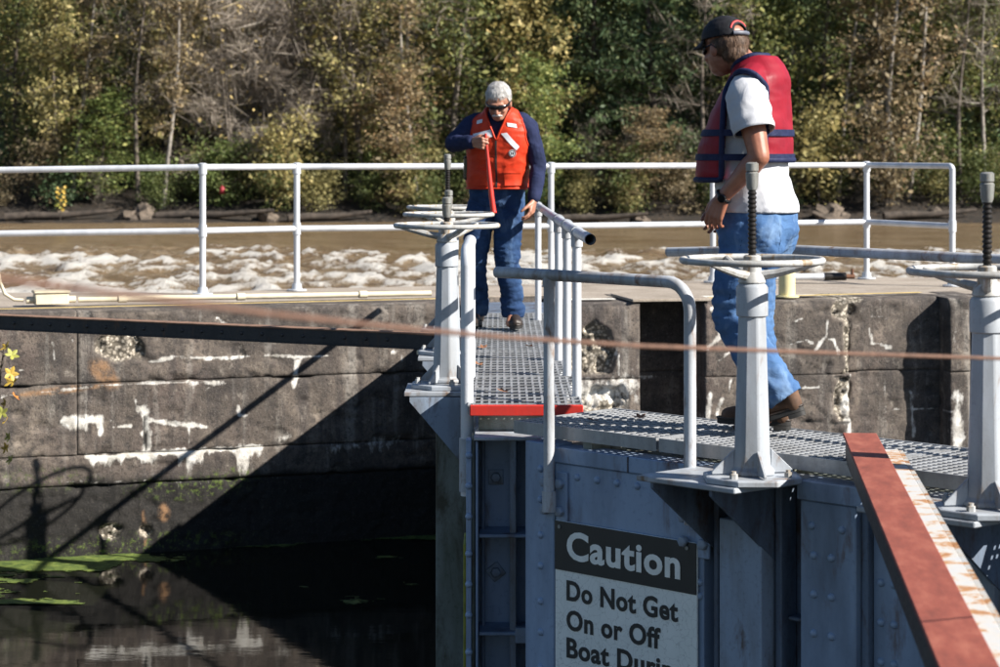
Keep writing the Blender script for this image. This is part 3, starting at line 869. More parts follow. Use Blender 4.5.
# ---- far leaf (world-aligned; runs straight away from the mitre)
FLOC = Vector((.1, 10.1, 0))
far = thing("gate_leaf", "narrow lock gate leaf with red-edged grating that the man in orange stands on", "lock gate", tuple(FLOC))
def fb(name, x0, x1, y0, y1, z0, z1, mat, bev=.003):
    return panel(name, x0 - FLOC.x, x1 - FLOC.x, y0 - FLOC.y, y1 - FLOC.y, z0, z1, mat, far, bev)
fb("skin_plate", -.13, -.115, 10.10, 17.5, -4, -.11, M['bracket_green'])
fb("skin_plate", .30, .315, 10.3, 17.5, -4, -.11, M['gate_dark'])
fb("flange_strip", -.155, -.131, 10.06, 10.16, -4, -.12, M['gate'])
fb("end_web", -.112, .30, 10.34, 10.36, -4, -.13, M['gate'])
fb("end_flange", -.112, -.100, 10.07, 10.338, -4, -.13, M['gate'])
fb("mitre_light_block", .14, .295, 10.0, 10.335, -4, -.125, M['gate_dark'])  # unseen block added to close the gap where sun came through
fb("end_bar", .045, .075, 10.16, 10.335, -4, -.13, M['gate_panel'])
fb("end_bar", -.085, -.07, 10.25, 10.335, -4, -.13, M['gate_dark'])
for z in (-.57, -1.02, -1.5):
    fb("end_rib", -.098, .28, 10.12, 10.337, z - .008, z + .008, M['gate'])
fb("end_rib", .07, .12, 10.10, 10.15, -1.06, -.99, M['gate_panel'])
fb("top_ledge", -.118, .33, 10.02, 10.40, -.118, -.102, M['stand'])
fb("top_plate", -.118, .30, 10.41, 17.4, -.14, -.11, M['gate_dark'])
fb("nosing_beam", -.10, .34, 10.24, 10.40, -.10, -.028, M['bracket_green'])
for z, rot in ((-.33, 0), (-.775, R(38))):
    m = MB(); m.box(-.035, .035, -.035, .035, 0, .01)
    w = m.build("square_washer", M['gate_panel'], far, 0, .002); w.location = (-.02 - FLOC.x, 10.338 - FLOC.y, z); w.rotation_euler = (R(90), 0, 0)
    w.rotation_euler = (Matrix.Rotation(R(90), 4, 'X') @ Matrix.Rotation(rot, 4, 'Z')).to_euler()
    place(BOLT, "bolt", far, (-.02 - FLOC.x, 10.327 - FLOC.y, z))
for k in range(11):
    place(RIV, "rivet", far, (-.143 - FLOC.x, 10.06 - FLOC.y, -.19 - .15 * k + .01 * ((k * 7) % 3)))
GX0, GX1 = -.15, .385
for (y0, y1) in ((10.2, 11.55), (11.57, 13.0), (13.02, 14.4), (14.42, 15.9)):
    sl = 0
    g = grating(far, "walkway_grating", GX0 + .01 - FLOC.x, GX1 - .01 - FLOC.x, y0 + .012 - FLOC.y, y1 - .01 - FLOC.y, .02, .036, .135, along='y')
    for (xa, xb) in ((GX0, GX0 + .008), (GX1 - .008, GX1)):
        m = MB(); m.box(xa - FLOC.x, xb - FLOC.x, y0 - FLOC.y, y1 - FLOC.y, -.02, .023); m.build("edge_bar", M['grating'], far, 0)
    m = MB(); m.box(GX0 + .009 - FLOC.x, GX1 - .009 - FLOC.x, y1 - .01 - FLOC.y, y1 - FLOC.y, -.015, .022)
    m.build("edge_bar", M['grating'], far, 0)
m = MB(); m.box(GX0 + .01 - FLOC.x, GX1 - FLOC.x, 10.17 - FLOC.y, 10.20 - FLOC.y, -.024, .026)
nos = m.build("red_nosing", M['red'], far, 0, .004); nos["label"] = "bright red painted front edge of the grating"
fb("end_step", GX0, GX1, 15.92, 17.3, -.06, .0, M['gate_dark'])
for sy in (11.7, 13.6, 15.2):
    fb("bracket_column", -.335, -.158, sy - .22, sy + .12, -4, -.085, M['bracket_green'])
    for yy in (sy - .26, sy + .15):
        m = MB()
        vs = [(x - FLOC.x, yy + t_ - FLOC.y, z) for t_ in (0, .012) for (x, z) in ((-.134, -.082), (-.47, -.082), (-.47, -.105), (-.134, -.50))]
        m.add(vs, [(0, 1, 2, 3), (7, 6, 5, 4), (0, 4, 5, 1), (1, 5, 6, 2), (2, 6, 7, 3), (3, 7, 4, 0)])
        m.build("bracket_gusset", M['gate_panel'], far, 0)
    fb("bracket_plate", -.50, -.06, sy - .24, sy + .22, -.080, -.058, M['stand'])
fb("slime_strip", -.17, -.156, 10.2, 10.5, -1.5, -.62, M['algae_stain'])

# ================================================================== VALVE STANDS
def valve_stand(label, loc, rz=0.0, stem=.40, wz=.86, wr=.285, hub_z=.80, spin=.3):
    """base at z=0 of the root"""
    root = thing("valve_stand", label, "valve stand", loc, rz, "handwheel valve stands on the gate leaves")
    n = 8
    m = MB(); m.lathe([(.20, 0), (.20, .022), (.185, .026)], 8, Matrix.Rotation(R(22.5), 4, 'Z')); m.build("base_plate", M['stand'], root, 0, .003)
    m = MB(); m.lathe([(.094, .026), (.094, .042), (.078, .055), (.074, .12), (.056, .66), (.054, .70)], 8, Matrix.Rotation(R(14), 4, 'Z')); m.build("column", M['stand'], root, 20, .006, 2)
    m = MB(); m.lathe([(.056, .64), (.062, .645), (.062, .755), (.056, .765), (.05, .77)], 20); m.build("collar", M['stand'], root, 35)
    for k in range(4):
        a = k * math.pi / 2 + math.pi / 4 + .2
        Mg = Matrix.Rotation(a, 4, 'Z')
        vs = [(x, t_, z) for t_ in (-.006, .006) for (x, z) in ((.075, .030), (.165, .030), (.165, .040), (.075, .125))]
        m = MB(); m.add(vs, [(0, 1, 2, 3), (7, 6, 5, 4), (0, 4, 5, 1), (1, 5, 6, 2), (2, 6, 7, 3), (3, 7, 4, 0)], Mg)
        m.build("gusset", M['stand'], root, 0, .002)
        m = MB(); m.lathe([(.016, .026), (.016, .045), (.010, .046), (.010, .055)], 6, Matrix.Rotation(a + math.pi / 4, 4, 'Z') @ Matrix.Translation((.155, 0, 0)))
        m.build("bolt", M['wheel'], root, 0)
    m = MB(); m.lathe([(.05, .77), (.055, .775), (.05, .80), (.036, .815), (.034, .875), (.027, .88)], 18); m.build("hub", M['wheel'], root, 35)
    m = MB(); m.torus((0, 0, wz), wr - .013, .0135, 64, 10); rim = m.build("handwheel", M['wheel'], root, 60)
    for k in range(3):
        a = spin + k * 2 * math.pi / 3
        c, s_ = math.cos(a), math.sin(a)
        m = MB(); m.tube([(.03 * c, .03 * s_, .80), (.10 * c, .10 * s_, .812), (.20 * c, .20 * s_, .838), (.262 * c, .262 * s_, wz - .004)], [.020, .016, .014, .012], 8)
        m.build("spoke", M['wheel'], rim)
    # threaded stem: helical ridges
    m = MB(); prof = []; z = .87; top = .87 + stem
    while z < top:
        prof += [(.0140, z), (.0178, z + .0045), (.0178, z + .009), (.0140, z + .0135)]; z += .0175
    m.lathe(prof, 14); m.build("threaded_stem", M['stem'], root, 30)
    m = MB(); m.lathe([(.018, top - .02), (.023, top - .005), (.026, top + .045), (.020, top + .05), (.025, top + .055), (.025, top + .082), (.017, top + .088)], 10)
    m.build("stem_cap", M['cap_metal'], root, 40)
    return root
BZ = -.058
valve_stand("pale grey valve stand with black threaded stem in front of the walking man", (.984, 8.586, BZ - .024), R(-45), stem=.285, spin=.55)
valve_stand("valve stand with rusty-capped stem at the right edge beside the red beam", (1.735, 7.835, BZ - .024), R(-45), stem=.255, spin=1.1)
valve_stand("nearest of the three valve stands in front of the orange-vested man", (-.283, 11.7, BZ + .001), 0, stem=.0525, spin=.9)
valve_stand("middle of the three valve stands in front of the orange-vested man", (-.317, 13.6, BZ + .001), 0, stem=.0525, spin=.2)
valve_stand("farthest of the three valve stands, its tall stem beside the orange vest", (-.362, 15.2, BZ + .001), 0, stem=.27, spin=.6)

# ================================================================== LEAF HANDRAILS
def near_pt(px, z, const=9.75):
    d = const / (1 + (px - 500) / FPX); return Vector((const - d, d, z))
h = near_pt(497, 0); HL = (h.x, h.y, -1.5)
nr = thing("handrail", "bent grey pipe handrail at the mitre end above the caution sign", "handrail", HL)
def lo(p): return Vector(p) - Vector(HL)
zr = EYE - .555
a = near_pt(497, zr); b = near_pt(668, zr); c = near_pt(690, zr)
r_b = (c - b).length; dirn = (c - b).normalized()
m = MB(); m.tube([lo(a), lo(b)] + [lo(q) for q in arc(b - Vector((0, 0, r_b)), r_b, math.pi / 2, 0, 8, dirn, (0, 0, 1))][1:] + [lo((c.x, c.y, -.32))], .0255, 14)
m.build("rail", M['rail_old'], nr)
p5 = near_pt(549, 0)
m = MB(); m.tube([lo((p5.x, p5.y, zr)), lo((p5.x, p5.y, -.35))], .0245, 14); m.build("post", M['rail_old'], nr)
m = MB(); m.tube([lo((p5.x, p5.y, -.36)), lo((p5.x, p5.y, -.27))], .031, 14); m.build("post_sleeve", M['rail_old'], nr); m = MB(); m.tube([lo((p5.x, p5.y, zr - .05)), lo((p5.x, p5.y, zr - .02))], .0285, 14); m.build("post_sleeve", M['rail_old'], nr)
# left rail of the far leaf
HL = (-.185, 10.35, -1.0)
fl = thing("handrail", "single pipe handrail post with elbow left of the red-edged grating", "handrail", HL)
zl = EYE - .49
m = MB(); e0 = Vector((-.155, 10.40, zl))
m.tube([lo((-.155, 10.35, -.42)), lo((-.155, 10.35, zl - .07))] + [lo(q) for q in arc((-.155, 10.42, zl - .07), .07, math.pi, math.pi / 2, 6, (0, 1, 0), (0, 0, 1))] + [lo((-.155, 11.5, zl))], .031, 14)
m.build("rail", M['rail'], fl)
m = MB(); m.tube([lo((-.155, 10.35, -.40)), lo((-.155, 10.35, -.15))], .038, 14); m.build("post_sleeve", M['rail_old'], fl)
m = MB(); m.tube([lo((-.155, 11.5, -.1)), lo((-.155, 11.5, zl))], .026, 12); m.build("post", M['rail'], fl)
# right rail of the far leaf
HL = (.38, 10.6, 0)
fr_ = thing("handrail", "open-ended pipe handrail on posts under the hand of the man in orange vest", "handrail", HL)
zq = EYE - .41
m = MB(); pts = [(.40, 9.75, zq), (.372, 10.6, zq), (.33, 12.3, zq), (.265, 15.3, zq), (.25, 16.9, zq)]
m2 = MB(); m2.tube([lo(p) for p in pts], .0255, 14, caps=False); m2.tube([lo(pts[0]), lo(pts[1])], .021, 14, caps=False)
rl_o = m2.build("rail", M['rail'], fr_)
for (x, y, dz) in ((.37, 10.6, 0), (.352, 11.55, 0), (.33, 12.4, 0), (.265, 15.3, 0)):
    m = MB(); m.tube([lo((x, y, -.10)), lo((x, y, zq + dz))], .022, 12); m.build("post", M['rail'], fr_)
    m = MB(); m.tube([lo((x + .002, y - .04, zq)), lo((x - .002, y + .04, zq))], .032, 12); m.build("rail_fitting", M['rail_old'], fr_); m = MB(); m.tube([lo((x, y, zq - .07)), lo((x, y, zq))], .029, 12); m.build("rail_fitting", M['rail_old'], fr_)
# rear rail of the near leaf
def rp_(px, z): return near_pt(px, z, 11.05)
q0 = rp_(668, EYE - .49); HL = (q0.x, q0.y, 0)
rrail = thing("handrail", "straight pipe handrail running behind the walking man's legs to the right", "handrail", HL)
m = MB(); m.tube([lo(q0), lo(rp_(793, EYE - .455)), lo(rp_(1000, EYE - .46)), lo(rp_(1600, EYE - .46))], .022, 14); m.build("rail", M['rail_old'], rrail)
for px in (1120, 1500):
    q = rp_(px, 0); m = MB(); m.tube([lo((q.x, q.y, -.3)), lo((q.x, q.y, EYE - .46))], .024, 12); m.build("post", M['rail_old'], rrail)

# ================================================================== OPERATING BEAMS
a = Vector((1.405, 8.62, 0)); b = Vector((.86, 3.3, 0)); d = (b - a).normalized(); L = (b - a).length
beam = thing("gate_strut", "red-brown painted steel gate strut with toothed rack coming towards the viewer", "strut", (a.x, a.y, .10), math.atan2(d.y, d.x))
# local x along the beam; local y to the left of travel (= image right)
m = MB(); m.box(0, L, -.062, .070, -.012, 0); m.build("top_plate", M['beam_red'], beam, 0, .003)
m = MB(); m.box(.02, L, -.052, -.042, -.105, -.013); m.build("side_plate", M['black_iron'], beam, 0); m = MB(); m.box(.02, L, .05, .060, -.105, -.013); m.build("side_plate", M['black_iron'], beam, 0)
m = MB(); m.box(.20, L, .078, .138, -.055, -.035); m.build("rack_bar", M['rack'], beam, 0, .003)
m = MB(); x = .22
while x < L - .05:
    m.box(x, x + .014, .139, .154, -.056, -.036); x += .028
stuff(m.build("rack_teeth", M['rack'], beam, 0))
m = MB(); m.lathe([(.035, 0), (.035, .018), (.02, .022)], 12, Matrix.Translation((.06, 0, -.28))); m.build("pin", M['rust'], beam); m = MB(); m.box(.0, .12, -.045, .045, -.278, -.20); m.build("pin_block", M['rust'], beam, 0)
a = Vector((-.40, 13.72, 0)); b = at(0, 0, 15.25); b = Vector((b.x, b.y, 0)); d = (b - a).normalized(); L = (b - a).length + 2.4
beam2 = thing("gate_strut", "long black riveted gate strut crossing in front of the stained wall", "strut", (a.x, a.y, EYE - 1.16), math.atan2(d.y, d.x))
m = MB(); m.box(0, L, -.055, .055, -.010, 0); m.build("top_flange", plain('worn_rusty_flange', (.20, .115, .075), .8, .4, 12), beam2, 0, .002)
m = MB(); m.box(0, L, .038, .050, -.092, -.011); m.build("web", M['black_iron'], beam2, 0)
m = MB(); m.box(0, L, -.050, -.038, -.092, -.011); m.build("web", M['black_iron'], beam2, 0)
m = MB(); m.box(0, L, -.055, .055, -.103, -.093); m.build("bottom_flange", M['black_iron'], beam2, 0, .002)
m = MB(); m.box(-.13, .10, -.05, .07, -.135, -.105); m.build("end_plate", M['conduit'], beam2, 0, .004)
x = .32
while x < L:
    place(RIVD, "rivet", beam2, (x, .050, -.05), (R(-90), 0, 0)); x += .155

# ---- rusty cable stretched across in front
cp = [at(1400, 372, 4.9), at(1000, 358.5, 4.4), at(800, 352, 4.05), at(640, 346, 3.7), at(500, 337, 3.3), at(390, 327, 2.95), at(270, 314, 2.55), at(100, 292, 2.15), at(0, 279, 1.95), at(-150, 258, 1.7), at(-600, 190, 1.4)]
cab = thing("steel_cable", "rusty steel cable stretched across the view in front of the stands", "cable", tuple(cp[1]))
m = MB(); m.tube([p - cp[1] for p in cp], .0037, 8); m.build("cable", M['cable'], cab)

# ================================================================== CAUTION SIGN
sg = thing("caution_sign", "black and white caution sign fixed to the gate face", "sign", tuple(MIT + U * .185 - B * .003 + Vector((0, 0, -1.42))), math.atan2(U.y, U.x))
SW, SH = .80, 1.02
m = MB(); m.box(0, SW, -.012, -.002, 0, SH); m.build("board", M['sign_white'], sg, 0, .002)
m = MB(); m.box(.001, SW - .001, -.0155, -.0125, SH - .212, SH - .001); m.build("heading_band", M['sign_black'], sg, 0)
def text_mesh(body, size, bold):
    cu = bpy.data.curves.new("letter", 'FONT'); cu.body = body; cu.size = size; cu.offset = bold * size; cu.extrude = .0008; cu.space_character = 1.07
    cu.resolution_u = 4
    o = bpy.data.objects.new("letter", cu); COL.objects.link(o)
    bpy.context.view_layer.update()
    me = bpy.data.meshes.new_from_object(o.evaluated_get(bpy.context.evaluated_depsgraph_get()))
    COL.objects.unlink(o); bpy.data.objects.remove(o); bpy.data.curves.remove(cu)
    me.materials.clear()
    return me
def text(s, x, z, size, mat, width, bold):
    def ext(me): 
        q = [v.co.x for v in me.vertices]; return min(q), max(q)
    full = text_mesh(s, size, bold); x0, x1 = ext(full); bpy.data.meshes.remove(full); k = width / (x1 - x0)
    for i, ch in enumerate(s):
        if ch == ' ': continue
        pre = text_mesh(s[:i + 1], size, bold); e1 = ext(pre)[1]; bpy.data.meshes.remove(pre)
        me = text_mesh(ch, size, bold); c0, c1 = ext(me)
        for v in me.vertices: v.co.x = (v.co.x - c1 + e1 - x0) * k
        t = link("letter", me, mat, sg); t.location = (x, -.0175 if mat == M['letter_white'] else -.0138, z); t.rotation_euler = (R(90), 0, 0)
text("Caution", .075, SH - .155, .165, M['letter_white'], .640, .030)
text("Do Not Get", .070, SH - .335, .118, M['letter_black'], .63, .030)
text("On or Off", .070, SH - .462, .118, M['letter_black'], .535, .030)
text("Boat During", .070, SH - .582, .118, M['letter_black'], .665, .030)
for (x, z) in ((.03, SH - .025), (SW - .05, SH - .025)):
    m = MB(); m.lathe([(.009, 0), (.009, .004)], 8, Matrix.Translation((x, -.0157, z)) @ Matrix.Rotation(R(90), 4, 'X')); m.build("screw", M['cap_metal'], sg)

# ================================================================== PEOPLE
from mathutils.bvhtree import BVHTree
def V3(*a): return Vector(a)
def p_chain(pts, n=14):
    """tapered capsules along (x,y,z,r) points"""
    out = []
    for a, b in zip(pts[:-1], pts[1:]):
        pa, pb = Vector(a[:3]), Vector(b[:3]); ra, rb = a[3], b[3]
        d = (pb - pa).normalized()
        prof = []
        for k in range(5):
            t = math.pi / 2 * (1 - k / 4); prof.append((pa - d * ra * math.sin(t), max(1e-4, ra * math.cos(t))))
        for k in range(5):
            t = math.pi / 2 * (k / 4); prof.append((pb + d * rb * math.sin(t), max(1e-4, rb * math.cos(t))))
        m = MB(); m.tube([p for p, r in prof], [r for p, r in prof], n); out.append(m)
    return out
def p_rings(rings, n=28, pw=2.3):
    """rings (cx, cy, cz, hw, hd)"""
    m = MB(); vs = []; fs = []
    for (cx, cy, cz, a, b) in rings:
        for k in range(n):
            t = 2 * math.pi * k / n; c, s_ = math.cos(t), math.sin(t)
            vs.append((cx + a * math.copysign(abs(c) ** (2 / pw), c), cy + b * math.copysign(abs(s_) ** (2 / pw), s_), cz))
    for i in range(len(rings) - 1):
        for k in range(n):
            p, q = i * n + k, i * n + (k + 1) % n; fs.append((p, q, q + n, p + n))
    fs.append(tuple(range(n - 1, -1, -1))); fs.append(tuple((len(rings) - 1) * n + k for k in range(n)))
    m.add(vs, fs); return [m]
def p_ell(c, r, Mx=None, n=16):
    prof = [(max(1e-3, math.cos(t)), math.sin(t)) for t in np.linspace(-math.pi / 2, math.pi / 2, 11)]
    T = Matrix.Translation(c) @ Matrix.Diagonal((r[0], r[1], r[2], 1))
    if Mx is not None: T = Mx @ T
    m = MB(); m.lathe(prof, n, T); return [m]
def xform(ms, Mx):
    for m in ms: m.v = [tuple(Mx @ Vector(p)) for p in m.v]
    return ms
def organic_mesh(prims, voxel, smooth=6, fac=.5):
    J = MB()
    for m in prims:
        me = m.mesh("tmp"); 
        J.add([v.co for v in me.vertices], [list(p.vertices) for p in me.polygons]); bpy.data.meshes.remove(me)
    me = bpy.data.meshes.new("tmp"); me.from_pydata(J.v, [], J.f)
    o = bpy.data.objects.new("tmp", me); COL.objects.link(o)
    r = o.modifiers.new("r", 'REMESH'); r.mode = 'VOXEL'; r.voxel_size = voxel; r.use_smooth_shade = True
    if smooth:
        s_ = o.modifiers.new("s", 'SMOOTH'); s_.iterations = smooth; s_.factor = fac
    bpy.context.view_layer.update()
    res = bpy.data.meshes.new_from_object(o.evaluated_get(bpy.context.evaluated_depsgraph_get()))
    bpy.data.objects.remove(o); bpy.data.meshes.remove(me)
    res.materials.clear()
    res.polygons.foreach_set("use_smooth", [True] * len(res.polygons))
    return res
def displace(me, fn):
    n = len(me.vertices)
    co = np.empty(n * 3, np.float32); me.vertices.foreach_get("co", co); co = co.reshape(-1, 3)
    no = np.empty(n * 3, np.float32); me.vertices.foreach_get("normal", no); no = no.reshape(-1, 3)
    co = co + no * fn(co)[:, None]
    me.vertices.foreach_set("co", co.astype(np.float32).ravel()); me.update()
    return me
def cut_mesh(me, fns, trim=None):
    """drop where any fn>0 and snap the new edge onto fn=0; returns boundary loops"""
    bm = bmesh.new(); bm.from_mesh(me)
    kill = [v for v in bm.verts if max(f(v.co) for f in fns) > 0]
    bmesh.ops.delete(bm, geom=kill, context='VERTS')
    # keep the biggest island
    bv = [v for v in bm.verts if v.is_boundary]
    for it in range(2):
        for v in bv:
            fv = [(abs(f(v.co)), f) for f in fns]; fv.sort(key=lambda q: q[0]); f = fv[0][1]
            e = 1e-3; f0 = f(v.co)
            if abs(f0) > .03: continue
            g = Vector([(f(v.co + Vector(dv) * e) - f0) / e for dv in ((1, 0, 0), (0, 1, 0), (0, 0, 1))])
            if g.length > 1e-4: v.co -= g * (f0 / g.length_squared)
    bmesh.ops.smooth_vert(bm, verts=bv, factor=.25, use_axis_x=True, use_axis_y=True, use_axis_z=True)
    loops = []; seen = set()
    for v0 in bv:
        if v0 in seen: continue
        lp = [v0.co.copy()]; seen.add(v0); cur = v0
        while True:
            nx = None
            for e in cur.link_edges:
                if e.is_boundary:
                    w = e.other_vert(cur)
                    if w not in seen: nx = w; break
            if nx is None: break
            seen.add(nx); lp.append(nx.co.copy()); cur = nx
        if len(lp) > 12: loops.append(lp)
    bm.to_mesh(me); bm.free()
    me.polygons.foreach_set("use_smooth", [True] * len(me.polygons)); me.update()
    return loops
def loop_tube(lp, r, n=8, step=3):
    q = [Vector(p) for p in lp]
    for it in range(6):
        q = [(q[i - 1] + q[i] * 2 + q[(i + 1) % len(q)]) / 4 for i in range(len(q))]
    q = q[::step]; q = q + q[:2]
    m = MB(); m.tube(q, r, n); return m
def hand(wrist, d, nrm, t, curl, spread=.12, scale=1.0, thumb=(.55, .35)):
    """d finger direction, nrm palm side, t thumb side"""
    w, d, nrm, t = Vector(wrist), Vector(d).normalized(), Vector(nrm).normalized(), Vector(t).normalized()
    k = scale; out = []
    Ls = (.070, .079, .073, .058)
    for i in range(4):
        off = (.031 - .021 * i) * k
        kn = w + d * (.088 - .004 * abs(i - 1)) * k + t * off
        out += p_chain([tuple(w + t * (.016 - .011 * i) * k) + (.019 * k,), tuple(kn) + (.0125 * k,)], 10)
        dd = (d + t * spread * (1.2 - .8 * i)).normalized(); p = kn; pts = [tuple(p) + (.0098 * k,)]
        for j, fr_ in enumerate((.45, .32, .23)):
            a = curl * (.75 + .25 * j) * (1 + .12 * i)
            ax = dd.cross(nrm); 
            dd = (dd * math.cos(a) + (nrm - dd * nrm.dot(dd)).normalized() * math.sin(a)).normalized() if (nrm - dd * nrm.dot(dd)).length > .05 else dd
            if j == 2 and curl > .8: dd = (dd * math.cos(a) - d * math.sin(a)).normalized()
            p = p + dd * Ls[i] * fr_ * k; pts.append(tuple(p) + ((.0092 - .0009 * j) * k,))
        out += p_chain(pts, 10)
    a = w + t * .022 * k + d * .018 * k
    b = w + t * .047 * k + d * .050 * k + nrm * .014 * k
    c = b + (d * thumb[0] + t * .25 + nrm * thumb[1]).normalized() * .034 * k
    e = c + (d * thumb[0] + nrm * thumb[1] * 1.3).normalized() * .026 * k
    out += p_chain([tuple(a) + (.017 * k,), tuple(b) + (.0135 * k,), tuple(c) + (.011 * k,), tuple(e) + (.009 * k,)], 10)
    return out
def head_prims(Mx, mustache=False):
    P = []
    P += p_ell((0, -.012, .030), (.077, .098, .088), Mx)
    P += p_ell((0, .020, -.035), (.063, .074, .085), Mx)
    P += p_ell((0, .040, -.088), (.043, .046, .032), Mx)
    for s_ in (-1, 1):
        P += p_ell((s_ * .078, -.008, -.018), (.011, .021, .031), Mx)
        P += p_ell((s_ * .035, .066, -.035), (.022, .022, .022), Mx)
        P += p_chain([tuple(Mx @ V3(s_ * .010, .096, -.044)) + (.0095,), tuple(Mx @ V3(s_ * .013, .094, -.046)) + (.0085,)], 8)
    P += p_ell((0, .078, .012), (.050, .018, .012), Mx)
    P += p_chain([tuple(Mx @ V3(0, .088, .004)) + (.010,), tuple(Mx @ V3(0, .103, -.022)) + (.0115,), tuple(Mx @ V3(0, .110, -.040)) + (.0125,)], 10)
    P += p_ell((0, .089, -.068), (.024, .012, .007), Mx); P += p_ell((0, .086, -.080), (.021, .012, .008), Mx)
    return P
def rays(me):
    return BVHTree.FromPolygons([v.co.copy() for v in me.vertices], [list(p.vertices) for p in me.polygons])
def patch(name, bvh, quad, mat, parent, frm, dirv, ax, nu=10, nv=6, lift=.004, th=.003):
    """cloth patch that follows a surface; quad = four (a,z) corners, cast along dirv from plane frm"""
    vs = []; dirv = Vector(dirv)
    q = [Vector(p) for p in quad]
    for layer in (lift, lift - th):
        for i in range(nv + 1):
            for j in range(nu + 1):
                u, v = j / nu, i / nv
                p = (q[0] * (1 - u) + q[1] * u) * (1 - v) + (q[3] * (1 - u) + q[2] * u) * v
                o_ = Vector(frm) + Vector(ax) * p.x + Vector((0, 0, 1)) * p.y
                hit, nn, _, _ = bvh.ray_cast(o_, dirv)
                if hit is None: hit, nn = bvh.find_nearest(o_ + dirv * .3)[:2]
                vs.append(hit - dirv * layer)
    fs = []; W = nu + 1; N = W * (nv + 1)
    for i in range(nv):
        for j in range(nu):
            a = i * W + j; fs.append((a, a + 1, a + W + 1, a + W)); fs.append((N + a, N + a + W, N + a + W + 1, N + a + 1))
    rim = [j for j in range(W)] + [i * W + nu for i in range(1, nv + 1)] + [nv * W + j for j in range(nu - 1, -1, -1)] + [i * W for i in range(nv - 1, 0, -1)]
    for a, b in zip(rim, rim[1:] + rim[:1]): fs.append((a, b, N + b, N + a))
    m = MB(); m.add(vs, fs); return m.build(name, mat, parent, 50)
def strands(me, n, ln, wd, mat, parent, fall, seed=1, zmin=None):
    g = np.random.default_rng(seed); nv = len(me.vertices)
    co = np.empty(nv * 3, np.float32); me.vertices.foreach_get("co", co); co = co.reshape(-1, 3)
    no = np.empty(nv * 3, np.float32); me.vertices.foreach_get("normal", no); no = no.reshape(-1, 3)
    ix = g.integers(0, nv, n); p = co[ix]; nn = no[ix]
    t = np.array(fall)[None] + g.normal(0, .2, (n, 3)); t = t - nn * (t * nn).sum(1)[:, None]; t /= np.linalg.norm(t, axis=1)[:, None] + 1e-6
    t = t + nn * g.uniform(.02, .22, n)[:, None]; b = np.cross(nn, t); b /= np.linalg.norm(b, axis=1)[:, None] + 1e-6
    l = ln * g.uniform(.6, 1.3, n)[:, None]; p = p + nn * .002
    V = np.stack([p - b * wd, p + b * wd, p + t * l + b * wd * .3, p + t * l - b * wd * .3], 1).reshape(-1, 3)
    return stuff(link("hair_strands", np_mesh("hair_strands", V, np.arange(n * 4).reshape(n, 4)), mat, parent))
def folds(scale, amp, zs=1.0, seed=0.0, sharp=True):
    def f(co):
        n = fbm(co[:, 0] * scale + seed, co[:, 1] * scale, co[:, 2] * scale * zs + seed, 3)
        if sharp: n = (1 - 2 * np.abs(n)) * .6 + .4 * n
        return amp * n
    return f
def shoe(parent, heel, toe, up, mat, width=.048, ank=None):
    """boot from heel to toe (both at sole level)"""
    h_, t_ = Vector(heel), Vector(toe); f = (t_ - h_).normalized(); u = Vector(up); u = (u - f * u.dot(f)).normalized(); s_ = f.cross(u)
    L = (t_ - h_).length
    def q(a, b, c, r): return tuple(h_ + f * a * L + s_ * b + u * c) + (r,)
    P = []
    P += p_chain([q(.12, 0, .055, .036), q(.35, 0, .060, .040), q(.62, .004, .050, .041), q(.86, .006, .040, .034)])
    P += p_chain([q(.62, -.012, .040, .034), q(.84, -.012, .036, .030)]); P += p_chain([q(.62, .018, .040, .034), q(.84, .018, .036, .030)])
    P += p_chain([q(.16, 0, .07, .040)] + ([tuple(Vector(ank)) + (.044,)] if ank is not None else [q(.2, 0, .13, .044)]))
    P += p_chain([q(.11, 0, .045, .040), q(.12, 0, .09, .042)] + ([tuple(Vector(ank) - f * .012) + (.046,)] if ank is not None else []))
    up_ = link("boot_upper", organic_mesh(P, .006, 4), mat, parent)
    out = []
    for k in range(24):
        a = 2 * math.pi * k / 24; c, si = math.cos(a), math.sin(a)
        w = width * (.78 if c < -.2 else 1.0) * (1 - .12 * max(0, c) ** 4)
        out.append((.5 * L + .52 * L * math.copysign(abs(c) ** .8, c), w * math.copysign(abs(si) ** .75, si)))
    Mx = Matrix((f, s_, u)).transposed().to_4x4(); Mx.translation = h_
    m = MB(); m.prism(out, 0.004, .028, Mx)
    so = m.build("sole", M['sole'], up_, 40, .004)
    wl_ = MB(); wl_.tube([Mx @ Vector((x, y * .97, .030)) for x, y in out] + [Mx @ Vector((out[0][0], out[0][1] * .97, .030))], .0045, 6, False); wl_.build("welt", M['boot_dark'], up_, 60)
    m = MB(); m.prism([(x, y) for x, y in out if x < .32 * L], -.012, .006, Mx); m.build("heel", M['sole'], up_, 40)
    return up_

# ------------------------------------------------------------------ the walking man (crimson vest)
A2 = math.atan2(.93, .36)
HM = Matrix.Translation((0, .135, 1.645)) @ Matrix.Rotation(R(-30), 4, 'Z') @ Matrix.Rotation(R(-11), 4, 'X')
torso2 = [(0, .0, .78, .155, .115), (0, -.01, .88, .182, .140), (0, .005, .97, .180, .145), (0, .022, 1.10, .175, .145), (0, .015, 1.22, .178, .138), (0, -.002, 1.34, .188, .130), (0, -.016, 1.44, .182, .112), (0, -.025, 1.50, .14, .085), (0, -.02, 1.545, .075, .06)]
def inflate(rings, k, z0=-9, z1=9, kd=None):
    return [(cx, cy, cz, a + k, b + (kd if kd is not None else k)) for (cx, cy, cz, a, b) in rings if z0 <= cz <= z1]
SHL, ELL, WRL = (-.205, -.012, 1.445), (-.262, -.085, 1.175), (-.225, .085, 1.000)
SHR, ELR, WRR = (.205, .01, 1.445), (.25, .06, 1.17), (.23, .20, .97)
